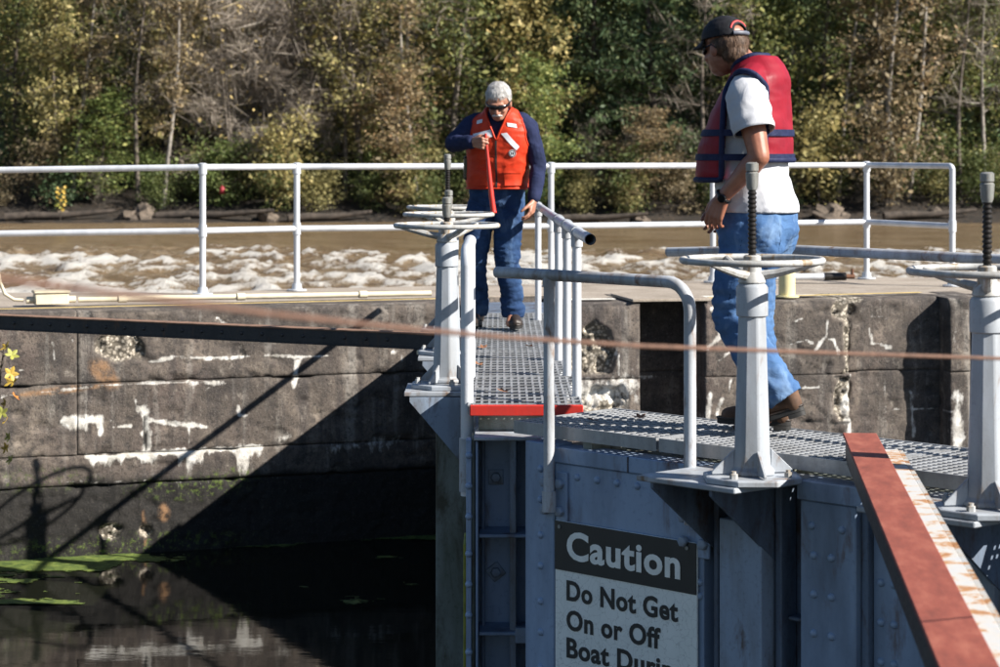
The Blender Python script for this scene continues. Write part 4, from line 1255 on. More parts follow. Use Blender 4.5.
HIPL, KNL, ANL = (-.095, .01, .88), (-.105, .078, .50), (-.10, -.150, .165)
HIPR, KNR, ANR = (.095, .01, .88), (.10, .05, .49), (.10, -.045, .09)
P = inflate_rings = p_rings(inflate(torso2, -.025))
P += p_chain([(0, -.02, 1.48, .066), (0, .03, 1.555, .060), (0, .09, 1.61, .058)])
P += head_prims(HM)
for (s_, e_, w_) in ((SHL, ELL, WRL), (SHR, ELR, WRR)):
    P += p_chain([s_ + (.058,), tuple((Vector(s_) + Vector(e_)) / 2) + (.055,), e_ + (.044,)]) 
    P += p_chain([e_ + (.043,), tuple(Vector(e_).lerp(Vector(w_), .3)) + (.046,), tuple(Vector(e_).lerp(Vector(w_), .75)) + (.033,), w_ + (.027,)])
for (h_, k_, a_) in ((HIPL, KNL, ANL), (HIPR, KNR, ANR)):
    P += p_chain([h_ + (.085,), tuple(Vector(h_).lerp(Vector(k_), .5)) + (.075,), k_ + (.055,)]); P += p_chain([k_ + (.053,), tuple(Vector(k_).lerp(Vector(a_), .35)) + (.055,), a_ + (.036,)])
P += p_chain([ANL + (.034,), (-.10, -.05, .05, .03)]); P += p_chain([ANR + (.034,), (.10, .10, .045, .03)])
P += hand((-.225, .085, 1.000), (.05, .42, -.9), (.93, -.25, -.1), (.3, .9, .4), .42)
P += hand((.23, .20, .97), (-.05, .3, -.95), (-.93, .1, -.1), (.1, .9, .3), .4)
me = organic_mesh(P, .0045, 3)
man2 = link("person", me, M['skin'], None, (1.090, 9.395, 0.005), A2)
tag(man2, "person in black cap, white T-shirt, crimson life vest and jeans, walking", "person", "lock workers on the gate")
# jeans
P = p_rings(inflate(torso2, .004, .7, .98)[:1] + [(0, -.012, .86, .192, .158), (0, -.005, .98, .180, .150), (0, .0, 1.03, .176, .142)])
P += p_chain([(-.10, -.045, .86, .108), (-.10, -.03, .80, .105)]); P += p_chain([(.10, -.045, .86, .108), (.10, -.03, .80, .105)])
P += p_chain([(-.095, .0, .84, .112), (-.10, .045, .66, .098), (-.105, .072, .51, .082)]); P += p_chain([(-.105, .072, .51, .081), (-.105, -.020, .34, .078), (-.10, -.115, .205, .073), (-.10, -.145, .165, .072)])
P += p_chain([(.095, .0, .84, .112), (.10, .035, .66, .096), (.10, .045, .49, .080)]); P += p_chain([(.10, .045, .49, .079), (.10, 0, .28, .073), (.10, -.045, .13, .072), (.10, -.05, .10, .071)])
me = organic_mesh(P, .007, 5)
def jf(co):
    z = co[:, 2]
    kn = np.exp(-((z - .50) / .10) ** 2) + .9 * np.exp(-((z - .20) / .09) ** 2) + .7 * np.exp(-((z - .80) / .07) ** 2)
    n = fbm(co[:, 0] * 7, co[:, 1] * 6 + z * 7, z * 17, 4)
    n2 = fbm(co[:, 0] * 5 + 9, co[:, 1] * 9 - z * 7, z * 5, 3)
    return .005 * fbm(co[:, 0] * 6, co[:, 1] * 6, z * 6, 3) + (.45 + kn) * .011 * (np.clip(1 - 3.2 * np.abs(n), -.6, 1) * .7) + .006 * (1 - 2.6 * np.abs(n2))
displace(me, jf)
_ax = Vector((0, -.60, -.80))
cut_mesh(me, [lambda p: (p - Vector((-.10, -.160, .158))).dot(_ax) if p.x < 0 and p.z < .33 else -.05, lambda p: .085 - p.z])
jeans2 = link("jeans", me, M['jeans_light'], man2); jeans2.modifiers.new("t", 'SOLIDIFY').thickness = -.004
# back pocket and side seam
bv = rays(me)
sp_ = []
for z in np.linspace(.93, .22, 30):
    yy = float(np.interp(z, [.16, .34, .51, .66, .84, 1.0], [-.15, -.02, .072, .045, .0, .0]))
    h_ = bv.ray_cast(Vector((-.6, yy, z)), Vector((1, 0, 0)))[0]
    if h_ is not None: sp_.append(h_ - Vector((.001, 0, 0)))
m = MB(); m.tube(sp_, .003, 6); m.build("side_seam", M['jeans_dark'], jeans2)
patch("back_pocket", bv, [(.03, .90), (.15, .90), (.14, .78), (.04, .78)], M['jeans_light'], jeans2, (0, -.6, 0), (0, 1, 0), (-1, 0, 0), lift=.006)
# T-shirt with sleeves
P = p_rings([(0, -.012, .935, .190, .165), (0, -.008, .98, .188, .162)] + inflate(torso2, .004, 1.0, 1.46) + [(0, -.025, 1.51, .145, .09), (0, -.015, 1.56, .072, .066)])
P += p_chain([(-.150, -.012, 1.455, .076), (-.200, -.016, 1.430, .076)])
P += p_chain([(.150, -.012, 1.455, .076), (.200, .0, 1.430, .076)])
me = organic_mesh(P, .006, 5)
def tf(co):
    n = fbm(co[:, 0] * 5 + co[:, 2] * 6, co[:, 1] * 7, co[:, 2] * 13 + co[:, 1] * 9, 3)
    return .009 * (1 - 2.4 * np.abs(n)) * .8 + .004 * fbm(co[:, 0] * 6, co[:, 1] * 6, co[:, 2] * 3, 2)
def hem_cut(co):
    return co
me = displace(me, tf)
# flatten sleeve ends and the hem
cut_mesh(me, [lambda p: (.938 + .01 * p.y - p.z)])
tee = link("t_shirt", me, M['tee'], man2)
tee.modifiers.new("thick", 'SOLIDIFY').thickness = -.004
for sg_, pa in ((-1, [(-.17, -.013, 1.462), (-.205, -.018, 1.425), (-.228, -.038, 1.355), (-.246, -.060, 1.278)]), (1, [(.17, -.010, 1.462), (.205, .0, 1.425), (.228, .02, 1.355), (.242, .04, 1.278)])):
    fz = np.linspace(0, 3, 22); pts = [tuple(np.array(pa[min(2, int(f))]) * (1 - (f - min(2, int(f)))) + np.array(pa[min(2, int(f)) + 1]) * (f - min(2, int(f)))) for f in fz]
    m = MB(); m.tube(pts, [float(np.interp(f, [0, .6, 1, 2, 3], [.040, .074, .082, .083, .086])) for f in fz], 40, caps=False)
    sm_ = m.mesh("sleeve", 80)
    displace(sm_, lambda co: .010 * (1 - 2.6 * np.abs(fbm(co[:, 0] * 7 + co[:, 2] * 8, co[:, 1] * 8, co[:, 2] * 15 + co[:, 1] * 10, 3))) * .7)
    sl_ = link("sleeve", sm_, M['tee'], tee); sl_.modifiers.new("t", 'SOLIDIFY').thickness = -.003
# life vest
vr = [(cx, cy + .026, cz, a_, b_ + .020) for (cx, cy, cz, a_, b_) in inflate(torso2, .040, 1.0, 1.30, .036)]
vr = [(0, .052, 1.02, .205, .190)] + vr + [(0, .018, 1.36, .220, .162), (0, -.002, 1.44, .212, .138), (0, -.020, 1.51, .175, .122), (0, -.02, 1.565, .115, .10), (0, -.015, 1.60, .08, .075)]
me = organic_mesh(p_rings(vr, 40) + p_chain([(-.10, -.02, 1.50, .072), (-.17, -.016, 1.475, .072)]) + p_chain([(.10, -.02, 1.50, .072), (.17, -.016, 1.475, .072)]), .006, 6)
me = displace(me, lambda co: .006 * fbm(co[:, 0] * 5, co[:, 1] * 5, co[:, 2] * 6, 3) + .004 * (1 - 2 * np.abs(fbm(co[:, 0] * 6, co[:, 1] * 6, co[:, 2] * 16, 2))))
def arm_cut(sgn, r=.088):
    def f(p):
        if p.x * sgn < .075: return -.05 + min(0, p.x * sgn - .075)
        zc = min(max(p.z, .9), 1.445)
        return r - math.hypot(p.y + .005 - .02 * (1.44 - zc), p.z - zc)
    return f
def side_cut(sgn, r=.088):
    g = arm_cut(sgn, r)
    return lambda p: min(g(p), (p.x * sgn - .095) * 1.0)
loops = cut_mesh(me, [side_cut(-1), side_cut(1), lambda p: .083 - (p - Vector((0, .03, 1.60))).length, lambda p: (1.075 + .085 * float(sstep(.02, -.08, p.y)) - p.z)])
vest2 = link("life_vest", me, M['vest_red'], man2)
sm = vest2.modifiers.new("thick", 'SOLIDIFY'); sm.thickness = .030; sm.offset = -1
for lp in loops:
    loop_tube(lp, .0125).build("binding", M['navy'], vest2, 60)
for zc in (1.275, 1.172):
    rg = []
    for dz in (-.014, .014):
        z = zc + dz
        zz = [r_[2] for r_ in vr]
        a = float(np.interp(z, zz, [r_[3] for r_ in vr])) + .010; b = float(np.interp(z, zz, [r_[4] for r_ in vr])) + .010; cy = float(np.interp(z, zz, [r_[1] for r_ in vr]))
        rg.append((0, cy, z, a, b))
    st = p_rings(rg, 56)[0]
    st.f = st.f[:-2]
    so = st.build("strap", M['navy'], vest2, 0); so.modifiers.new("t", 'SOLIDIFY').thickness = .005
# cap
def cap(parent, HM):
    Cm = HM @ Matrix.Translation((0, -.008, .036)) @ Matrix.Rotation(R(4), 4, 'X')
    P = p_ell((0, 0, 0), (.087, .108, .094), Cm, 28)
    me = organic_mesh(P, .005, 2)
    up = (Cm.to_3x3() @ Vector((0, 0, 1))).normalized(); fw = (Cm.to_3x3() @ Vector((0, 1, 0))).normalized(); c0 = Cm.translation
    def rim(p): return (-.002 - .02 * max(0, -(p - c0).dot(fw)) / .1 * 0) - (p - c0).dot(up)
    def hole(p):
        q = p - c0; 
        return .036 - math.hypot(q.dot(Cm.to_3x3() @ Vector((1, 0, 0))), (q.dot(up) - .010) * 1.0) if q.dot(fw) < -.03 else -.05
    cut_mesh(me, [rim, hole])
    cp_ = link("cap", me, M['cap_black'], parent); cp_.modifiers.new("t", 'SOLIDIFY').thickness = -.004
    # brim
    vs = []; nA, nB = 20, 6
    for i in range(nB + 1):
        for j in range(nA + 1):
            a = -1.15 + 2.3 * j / nA; rr_ = .100 + .075 * (i / nB) * math.cos(a) ** .6
            x = math.sin(a) * .092 * (1 + .02 * i / nB); y = math.cos(a) * rr_ + .004
            vs.append(Cm @ Vector((x, y, .0 - .020 * (i / nB) - .9 * x * x * 2 * (.4 + .6 * i / nB))))
    fs = [(i * (nA + 1) + j, i * (nA + 1) + j + 1, (i + 1) * (nA + 1) + j + 1, (i + 1) * (nA + 1) + j) for i in range(nB) for j in range(nA)]
    m = MB(); m.add(vs, fs); b = m.build("brim", M['cap_black'], cp_, 60); b.modifiers.new("t", 'SOLIDIFY').thickness = .005
    m = MB(); m.tube([Cm @ Vector((.089 * math.sin(a), -.110 * math.cos(a), .006)) for a in np.linspace(-.5, .5, 9)], .010, 8); m.build("strap", M['cap_strap'], cp_, 60)
    m = MB(); m.tube([Cm @ Vector((.050 * math.sin(a), -.109 * math.sqrt(max(0, 1 - (.050 * math.sin(a) / .087) ** 2 - ((.010 + .050 * math.cos(a)) / .094) ** 2)), .010 + .050 * math.cos(a))) for a in np.linspace(-1.2, 1.0, 12)], .0055, 6); m.build("embroidery", M['cap_red'], cp_, 60)
    m = MB(); m.lathe([(.010, 0), (.008, .004), (.002, .006)], 10, Cm @ Matrix.Translation((0, 0, .094))); m.build("button", M['cap_black'], cp_)
    return cp_
cap(man2, HM)
# hair below the cap
P = p_ell((0, -.030, .004), (.082, .087, .062), HM, 24) + p_ell((0, -.052, -.030), (.064, .056, .050), HM, 20)
me = displace(organic_mesh(P, .005, 2), lambda co: .004 * fbm(co[:, 0] * 40, co[:, 1] * 40, co[:, 2] * 10, 3))
hb = link("hair", me, M['hair_brown'], man2)
strands(me, 2600, .022, .0011, M['hair_brown'], hb, (0, -.25, -1))
def glasses(parent, HM, col=None):
    m = MB()
    vs = []; n = 18
    pts = [(math.sin(a) * .079, .012 + .086 * math.cos(a)) for a in np.linspace(-1.28, 1.28, n)]
    for (x, y) in pts:
        f = .6 + .4 * math.cos(x * 18); hgt = .019 * (1 - .55 * (abs(x) / .079) ** 2) * (.62 + .38 * min(1, abs(x) / .018))
        vs += [HM @ Vector((x, y + .008, .002 + hgt * .7)), HM @ Vector((x, y + .008, .002 - hgt))]
    fs = [(2 * i, 2 * i + 2, 2 * i + 3, 2 * i + 1) for i in range(n - 1)]
    m.add(vs, fs); g = m.build("sunglasses", M['black_plastic'], parent, 60); g.modifiers.new("t", 'SOLIDIFY').thickness = .004
    for s_ in (-1, 1):
        m = MB(); m.tube([HM @ Vector((s_ * .079, .034, .004)), HM @ Vector((s_ * .084, -.005, .006)), HM @ Vector((s_ * .082, -.03, -.012))], .0035, 6); m.build("temple", M['black_plastic'], g)
glasses(man2, HM)
# watch
wv = (Vector(WRL) - Vector(ELL)).normalized(); wc = Vector(WRL) - wv * .012
m = MB(); q = wv.to_track_quat('Z', 'Y').to_matrix().to_4x4(); q.translation = wc
m.torus((0, 0, 0), .0315, .008, 24, 8, q); wt = m.build("watch_strap", M['black_plastic'], man2, 60)
m = MB(); sd = Vector((-.9, -.3, .1)); sd = (sd - wv * sd.dot(wv)).normalized()
qq = sd.to_track_quat('Z', 'Y').to_matrix().to_4x4(); qq.translation = wc + sd * .030; m.lathe([(.019, 0), (.019, .009), (.016, .012)], 16, qq); m.build("watch_case", M['black_plastic'], wt)
shoe(man2, (-.10, -.235, .105), (-.10, .055, .004), (0, .35, 1), M['boot'], .048, (-.10, -.155, .19))
shoe(man2, (.10, -.125, .013), (.10, .19, .013), (0, 0, 1), M['boot'], .048, (.10, -.05, .12))

# ------------------------------------------------------------------ the man in the orange vest
A1 = math.atan2(.2, -.98)
HM1 = Matrix.Translation((.0, .155, 1.525)) @ Matrix.Rotation(R(4), 4, 'Z') @ Matrix.Rotation(R(-24), 4, 'X')
torso1 = [(.05, -.06, .80, .155, .11), (.055, -.055, .90, .170, .125), (.05, -.04, 1.0, .168, .130), (.035, -.015, 1.12, .172, .13), (.025, .01, 1.24, .182, .125), (.02, .025, 1.33, .182, .112), (.015, .035, 1.40, .155, .09), (.01, .045, 1.44, .085, .065)]
SR1, ER1, WR1 = (.205, .045, 1.375), (.315, .155, 1.245), (.130, .325, 1.255)
SL1, EL1, WL1 = (-.175, .03, 1.365), (-.245, .0, 1.105), (-.232, .125, .860)
P = p_rings(inflate(torso1, -.022))
P += p_chain([(.01, .045, 1.40, .062), (.005, .085, 1.45, .057), (0, .115, 1.49, .056)])
P += head_prims(HM1)
for (s_, e_, w_) in ((SR1, ER1, WR1), (SL1, EL1, WL1)):
    P += p_chain([s_ + (.052,), e_ + (.040,)]); P += p_chain([e_ + (.040,), tuple(Vector(e_).lerp(Vector(w_), .3)) + (.042,), w_ + (.026,)])
HR, KR, AR = (.145, -.05, .86), (.195, .02, .49), (.205, -.12, .09)
HL_, KL, AL = (-.035, -.05, .86), (-.030, .03, .47), (-.065, -.03, .09)
for (h_, k_, a_) in ((HR, KR, AR), (HL_, KL, AL)):
    P += p_chain([h_ + (.08,), k_ + (.053,)]); P += p_chain([k_ + (.052,), tuple(Vector(k_).lerp(Vector(a_), .35)) + (.052,), a_ + (.036,), (a_[0], a_[1] + .12, .045, .03)])
P += hand(WR1, (-.80, .58, -.08), (-.45, -.75, -.25), (.05, .12, 1), 1.25, .04, 1.0, (.8, .6))
P += hand(WL1, (.10, .40, -.90), (.95, -.1, .1), (.1, .85, .3), .45)
me = organic_mesh(P, .0045, 3)
man1 = link("person", me, M['skin_pale'], None, (.02, 14.45, .028), A1)
man1.scale = (.975,) * 3
tag(man1, "person with white hair and sunglasses in red-orange life vest standing on the far leaf", "person", "lock workers on the gate")
P = p_rings([(.05, -.06, .80, .165, .12), (.055, -.056, .89, .182, .138), (.05, -.04, 1.0, .176, .138)])
P += p_chain([(.14, -.05, .84, .102), (.175, -.01, .66, .088), (.195, .018, .49, .074)]); P += p_chain([(.195, .018, .49, .073), (.20, -.055, .28, .068), (.205, -.12, .12, .068)])
P += p_chain([(-.03, -.05, .84, .102), (-.032, -.01, .66, .090), (-.032, .022, .47, .076)]); P += p_chain([(-.032, .022, .47, .075), (-.05, -.005, .28, .07), (-.065, -.03, .11, .069)])
me = organic_mesh(P, .007, 5)
displace(me, jf)
cut_mesh(me, [lambda p: .075 - p.z])
jeans1 = link("jeans", me, M['jeans_dark'], man1); jeans1.modifiers.new("t", 'SOLIDIFY').thickness = -.004
P = p_rings(inflate(torso1, .010, .95, 1.42) + [(.01, .05, 1.46, .075, .062), (.005, .06, 1.475, .064, .058)])
P += p_chain([(.16, .03, 1.385, .070), (.21, .05, 1.36, .070), (.305, .145, 1.25, .060)]); P += p_chain([(.305, .15, 1.248, .060), (.24, .225, 1.25, .052), (.155, .305, 1.255, .043)])
P += p_chain([(-.13, .03, 1.385, .070), (-.18, .028, 1.345, .068), (-.240, .005, 1.115, .056)]); P += p_chain([(-.242, .003, 1.11, .055), (-.24, .06, .98, .048), (-.234, .115, .885, .041)])
me = displace(organic_mesh(P, .006, 4), lambda co: .007 * (1 - 2.4 * np.abs(fbm(co[:, 0] * 8, co[:, 1] * 8, co[:, 2] * 14, 3))) * .8)
link("sweater", me, M['navy_shirt'], man1)
vr1 = [(.045, -.035, .93, .205, .165)] + inflate(torso1, .038, .99, 1.36, .042) + [(.015, .035, 1.41, .185, .128), (.01, .045, 1.455, .12, .10), (.01, .05, 1.485, .085, .08)]
me = organic_mesh(p_rings(vr1, 40), .006, 5)
me = displace(me, lambda co: .008 * fbm(co[:, 0] * 5 + 3, co[:, 1] * 5, co[:, 2] * 6, 3) + .007 * (1 - 2.2 * np.abs(fbm(co[:, 0] * 7, co[:, 1] * 7, co[:, 2] * 12, 3))))
def arm1(sgn, x0):
    def f(p):
        if (p.x - .02) * sgn < x0: return -.05 + min(0, (p.x - .02) * sgn - x0)
        zc = min(max(p.z, 1.30), 1.37)
        return min(.080 - math.hypot(p.y - .03, p.z - zc), ((p.x - .02) * sgn - x0 - .012))
    return f
def vneck(p):
    if p.y < .06: return -.05
    return .42 * (p.z - 1.265) - abs(p.x - .012) 
loops = cut_mesh(me, [arm1(1, .10), arm1(-1, .10), lambda p: .078 - (p - Vector((.008, .085, 1.475))).length, vneck, lambda p: .945 - p.z])
vest1 = link("life_vest", me, M['vest_orange'], man1)
sm = vest1.modifiers.new("thick", 'SOLIDIFY'); sm.thickness = .028; sm.offset = -1
for lp in loops: loop_tube(lp, .007).build("binding", M['vest_orange'], vest1, 60)
bv = rays(me)
F0, D0, AX = (0, .7, 0), (0, -1, 0), (1, 0, 0)
patch("reflective_patch", bv, [(.175, 1.310), (.045, 1.340), (.035, 1.292), (.165, 1.255)], M['patch_white'], vest1, F0, D0, AX)
patch("reflective_patch", bv, [(-.022, 1.312), (-.060, 1.318), (-.140, 1.225), (-.120, 1.198)], M['patch_white'], vest1, F0, D0, AX)
patch("reflective_patch", bv, [(.150, 1.400), (.110, 1.410), (.110, 1.385), (.150, 1.375)], M['patch_white'], vest1, F0, D0, AX)
patch("reflective_patch", bv, [(-.060, 1.385), (-.120, 1.375), (-.125, 1.350), (-.065, 1.360)], M['patch_white'], vest1, F0, D0, AX)
def disc(r): return [(-.092 - r, 1.172 - r), (-.092 + r, 1.172 - r), (-.092 + r, 1.172 + r), (-.092 - r, 1.172 + r)]
hit, nn, _, _ = bv.ray_cast(Vector((-.092, .7, 1.180)), Vector((0, -1, 0)))
Me = nn.to_track_quat('Z', 'Y').to_matrix().to_4x4(); Me.translation = hit + nn * .003
m = MB(); m.lathe([(.025, 0), (.025, .003)], 24, Me); em = m.build("emblem", M['patch_white'], vest1, 30)
m = MB(); m.lathe([(.023, .0032), (.023, .0042), (.017, .0042), (.017, .0032)], 24, Me, caps=False); m.build("emblem_ring", M['letter_black'], em, 30)
m = MB(); m.box(-.010, -.004, -.010, .010, .0032, .0045, Me); m.box(.001, .010, -.009, .009, .0032, .0045, Me); m.build("emblem_mark", M['letter_black'], em, 0)
patch("pocket", bv, [(-.035, 1.060), (-.145, 1.055), (-.140, .965), (-.040, .965)], M['vest_orange'], vest1, F0, D0, AX, lift=.016, th=.014)
patch("pocket_flap", bv, [(-.033, 1.085), (-.148, 1.080), (-.147, 1.045), (-.034, 1.050)], M['vest_orange'], vest1, F0, D0, AX, lift=.021, th=.006)
patch("pocket", bv, [(.165, 1.060), (.060, 1.065), (.065, .965), (.160, .965)], M['vest_orange'], vest1, F0, D0, AX, lift=.016, th=.014)
patch("zipper", bv, [(.018, 1.265), (.006, 1.265), (.012, .95), (.024, .95)], M['sole'], vest1, F0, D0, AX, nu=2, nv=24, lift=.004)
# hair, moustache, glasses, shoes
P = p_ell((0, -.018, .038), (.083, .101, .090), HM1, 28)
me = organic_mesh(P, .005, 2)
up = HM1.to_3x3() @ Vector((0, 0, 1)); fw = HM1.to_3x3() @ Vector((0, 1, 0)); hc = HM1.translation
cut_mesh(me, [lambda p: .010 * mnoise.noise(p * 45) + (.054 * float(sstep(.0, .055, (p - hc).dot(fw))) - .045 * float(sstep(.02, -.05, (p - hc).dot(fw)))) - (p - hc).dot(up)])
me = displace(me, lambda co: .003 * fbm(co[:, 0] * 38, co[:, 1] * 38, co[:, 2] * 38, 3))
hr = link("hair", me, M['hair_white'], man1); hr.modifiers.new("t", 'SOLIDIFY').thickness = .006
strands(me, 3200, .020, .0012, M['hair_white'], hr, (0, -.6, -.5), 4)
P = p_chain([tuple(HM1 @ V3(-.030, .088, -.066)) + (.006,), tuple(HM1 @ V3(-.012, .101, -.058)) + (.009,), tuple(HM1 @ V3(.012, .101, -.058)) + (.009,), tuple(HM1 @ V3(.030, .088, -.066)) + (.006,)])
link("moustache", organic_mesh(P, .003, 1), M['hair_white'], man1)
glasses(man1, HM1)
shoe(man1, (-.055, -.115, .008), (-.125, .165, .008), (0, 0, 1), M['boot_dark'], .048, (-.065, -.035, .11))
shoe(man1, (.205, -.20, .008), (.215, .08, .008), (0, 0, 1), M['boot_dark'], .048, (.205, -.12, .11))
# belt pouch at his right hip
m = MB(); m.box(.215, .262, -.06, .06, 1.0, 1.16); m.build("belt_pouch", M['black_plastic'], man1, 0, .012, 2)
# the lever he grips
Rz1 = Matrix.Rotation(A1, 3, 'Z')
gl = Vector(WR1) + Vector((-.80, .58, -.08)).normalized() * .098 + Vector((-.45, -.75, -.25)).normalized() * .026
g = Rz1 @ (gl * .975) + Vector((.02, 14.45, .028))
lev = thing("lever", "long tapered red lever gripped upright by the man in orange vest", "lever", (g.x, g.y, .81))
btm = Vector((.045, -.02, 0))
m = MB(); m.tube([btm, btm * .7 + Vector((0, 0, .10)), btm * .35 + Vector((0, 0, .26)), Vector((0, 0, g.z - .81)), Vector((-.006, 0, g.z - .81 + .07))], [.018, .0175, .014, .009, .008], 12)
m.build("shaft", M['lever_red'], lev)
m = MB(); m.lathe([(.020, -.012), (.021, -.004), (.019, .002)], 12, Matrix.Translation(btm)); m.build("end_collar", M['lever_red'], lev)

# ================================================================== VEGETATION
def leaf_mat(name, stops, trans=.35, rough=.6):
    t = NT(name)
    a = t.attr("tint")
    oi = t.n("ShaderNodeObjectInfo")
    f = t.math('ADD', a.outputs["Fac"], t.math('MULTIPLY', t.math('SUBTRACT', oi.outputs["Random"], .5), .22), True)
    col = t.ramp(f, stops)
    t.set(Base_Color=col, Roughness=rough, Specular_IOR_Level=.35)
    tr = t.n("ShaderNodeBsdfTranslucent"); t.l(col, tr.inputs[0])
    mx = t.n("ShaderNodeMixShader"); mx.inputs[0].default_value = trans
    t.l(t.b.outputs[0], mx.inputs[1]); t.l(tr.outputs[0], mx.inputs[2]); t.l(mx.outputs[0], t.out.inputs[0])
    return t.m
LM = {
 'green': leaf_mat("leaf_green", [(0, (0.044, 0.064, 0.023)), (0.45, (0.122, 0.148, 0.050)), (0.8, (0.270, 0.270, 0.091)), (1, (0.452, 0.399, 0.149))]),
 'yellow': leaf_mat("leaf_yellow_olive", [(0, (0.113, 0.113, 0.049)), (0.4, (0.276, 0.248, 0.102)), (0.75, (0.467, 0.386, 0.157)), (1, (0.630, 0.490, 0.207))]),
 'evergreen': leaf_mat("leaf_evergreen", [(0, (0.026, 0.049, 0.020)), (0.5, (0.078, 0.122, 0.052)), (0.85, (0.194, 0.236, 0.108)), (1, (0.316, 0.344, 0.158))], .15),
 'orange': leaf_mat("leaf_orange_brown", [(0, (0.106, 0.089, 0.053)), (0.45, (0.233, 0.185, 0.108)), (0.8, (0.400, 0.301, 0.168)), (1, (0.543, 0.343, 0.182))]),
 'twig': leaf_mat("twig_grey_brown", [(0, (0.122, 0.101, 0.081)), (0.5, (0.244, 0.205, 0.165)), (0.85, (0.401, 0.352, 0.293)), (1, (0.516, 0.388, 0.158))], .0, .9),
 'bright': leaf_mat("leaf_bright_green", [(0, (0.066, 0.106, 0.031)), (0.5, (0.173, 0.219, 0.067)), (1, (0.454, 0.441, 0.144))]),
}
BARK = {'dark': plain("bark_dark", (.055, .043, .034), .95, .5, 4, .6), 'pale': plain("bark_pale", (.24, .215, .185), .9, .45, 3, .5), 'grey': plain("bark_grey_brown", (.13, .108, .088), .95, .45, 4, .6)}
def leaf_quads(P, size, g, up=.35, asp=.62, tint=None, along=None):
    n = len(P)
    nr = g.normal(size=(n, 3)); nr[:, 2] = np.abs(nr[:, 2]) + up; nr /= np.linalg.norm(nr, axis=1)[:, None]
    if along is None:
        a = g.normal(size=(n, 3))
    else: a = along
    a = a - nr * (a * nr).sum(1)[:, None]; a /= np.linalg.norm(a, axis=1)[:, None] + 1e-9
    b = np.cross(nr, a)
    s = size * np.clip(np.exp(g.normal(-.12, .38, n)), .35, 2.1)[:, None]
    V = np.stack([P - a * s * .5, P + b * s * asp * .5, P + a * s * .55, P - b * s * asp * .5], 1).reshape(-1, 3)
    F = np.arange(n * 4).reshape(n, 4)
    return V, F, np.repeat(tint if tint is not None else g.uniform(0, 1, n), 4)
def gen_tree(kind, h, rad, seed, nleaf, lsize, crown0=.12, trunk_r=.16, nbr=26, droop=0.0, trunks=1, spread=.32):
    """returns (trunk MB, leaf V, F, tint)"""
    g = np.random.default_rng(seed); wood = MB(); tips = []; tdir = []
    for tr in range(trunks):
        lean = g.normal(0, .05, 2) * (2.5 if trunks > 1 else 1.2); ph = g.uniform(0, 6, 2)
        def tp(f): 
            return np.array([lean[0] * h * f + .12 * h * .25 * math.sin(f * 5 + ph[0]) * f, lean[1] * h * f + .12 * h * .25 * math.sin(f * 4 + ph[1]) * f, h * f])
        fs_ = np.linspace(-.03, .96, 12)
        rs = [trunk_r * (1.25 if f < .02 else 1.0) * (1 - .86 * max(f, 0)) / math.sqrt(trunks) for f in fs_]
        wood.tube([tp(f) for f in fs_], rs, 8)
        nb = nbr // trunks
        for i in range(nb):
            f = crown0 + (1 - crown0) * ((i + g.uniform(0, 1)) / nb) ** .9 * .97
            az = i * 2.4 + g.uniform(-.5, .5)
            if kind == 'evergreen': prof = rad * (1.05 - f) ** .75 * 1.15
            else: prof = rad * (math.sin(math.pi * min(1, max(0, (f - crown0 * .5)) / (1.02 - crown0 * .5)) ** .8) ** .55 * .95 + .08)
            L = prof * g.uniform(.65, 1.12); el = g.uniform(-.1, .55) if kind != 'evergreen' else g.uniform(-.25, .25)
            p0 = tp(f); d = np.array([math.cos(az) * math.cos(el), math.sin(az) * math.cos(el), math.sin(el)])
            pts = [p0]; 
            for k in range(4):
                d = d + g.normal(0, .16, 3) + np.array([0, 0, .10 - droop]); d /= np.linalg.norm(d)
                pts.append(pts[-1] + d * L / 4)
            r0 = max(.012, trunk_r * .30 * (1 - .6 * f))
            wood.tube(pts, [r0, r0 * .75, r0 * .5, r0 * .33, r0 * .15], 5, False)
            for k in range(1, 5):
                for s_ in range(3):
                    dd = d + g.normal(0, .75, 3); dd /= np.linalg.norm(dd); q0 = pts[k] + (pts[k - 1] - pts[k]) * g.uniform(0, 1); l2 = L * g.uniform(.18, .42)
                    q1 = q0 + dd * l2 * .5; q2 = q1 + (dd + np.array([0, 0, .1 - droop * 2])) * l2 * .5
                    wood.tube([q0, q1, q2], [r0 * .32, r0 * .2, r0 * .08], 3, False)
                    for q in (q0 * .4 + q1 * .6, q1, q2, q2): tips.append(q); tdir.append(dd)
    tips = np.array(tips); tdir = np.array(tdir)
    wt = g.uniform(0, 1, len(tips)) ** 2.2 + .04; ix = g.choice(len(tips), nleaf, p=wt / wt.sum())
    cl = g.uniform(0, 1, len(tips))
    P = tips[ix] + g.normal(0, spread, (nleaf, 3)) * np.array([1, 1, .75])
    P[:, 2] = np.maximum(P[:, 2], .15)
    tint = np.clip(.55 * cl[ix] + .45 * g.uniform(0, 1, nleaf), 0, 1)
    if kind == 'twig':
        along = tdir[ix] + g.normal(0, .55, (nleaf, 3)) + np.array([0, 0, .1])
        V, F, T = leaf_quads(P, lsize, g, .0, .022, tint * .92, along)
        nl = nleaf // 12
        V2, F2, T2 = leaf_quads(tips[g.integers(0, len(tips), nl)] + g.normal(0, spread, (nl, 3)), .16, g, tint=np.full(nl, 1.0))
        F2 = F2 + len(V); V = np.concatenate([V, V2]); F = np.concatenate([F, F2]); T = np.concatenate([T, T2])
    else:
        V, F, T = leaf_quads(P, lsize, g, .35 if kind != 'evergreen' else .1, .62 if kind != 'evergreen' else .34, tint)
    return wood, V, F, T
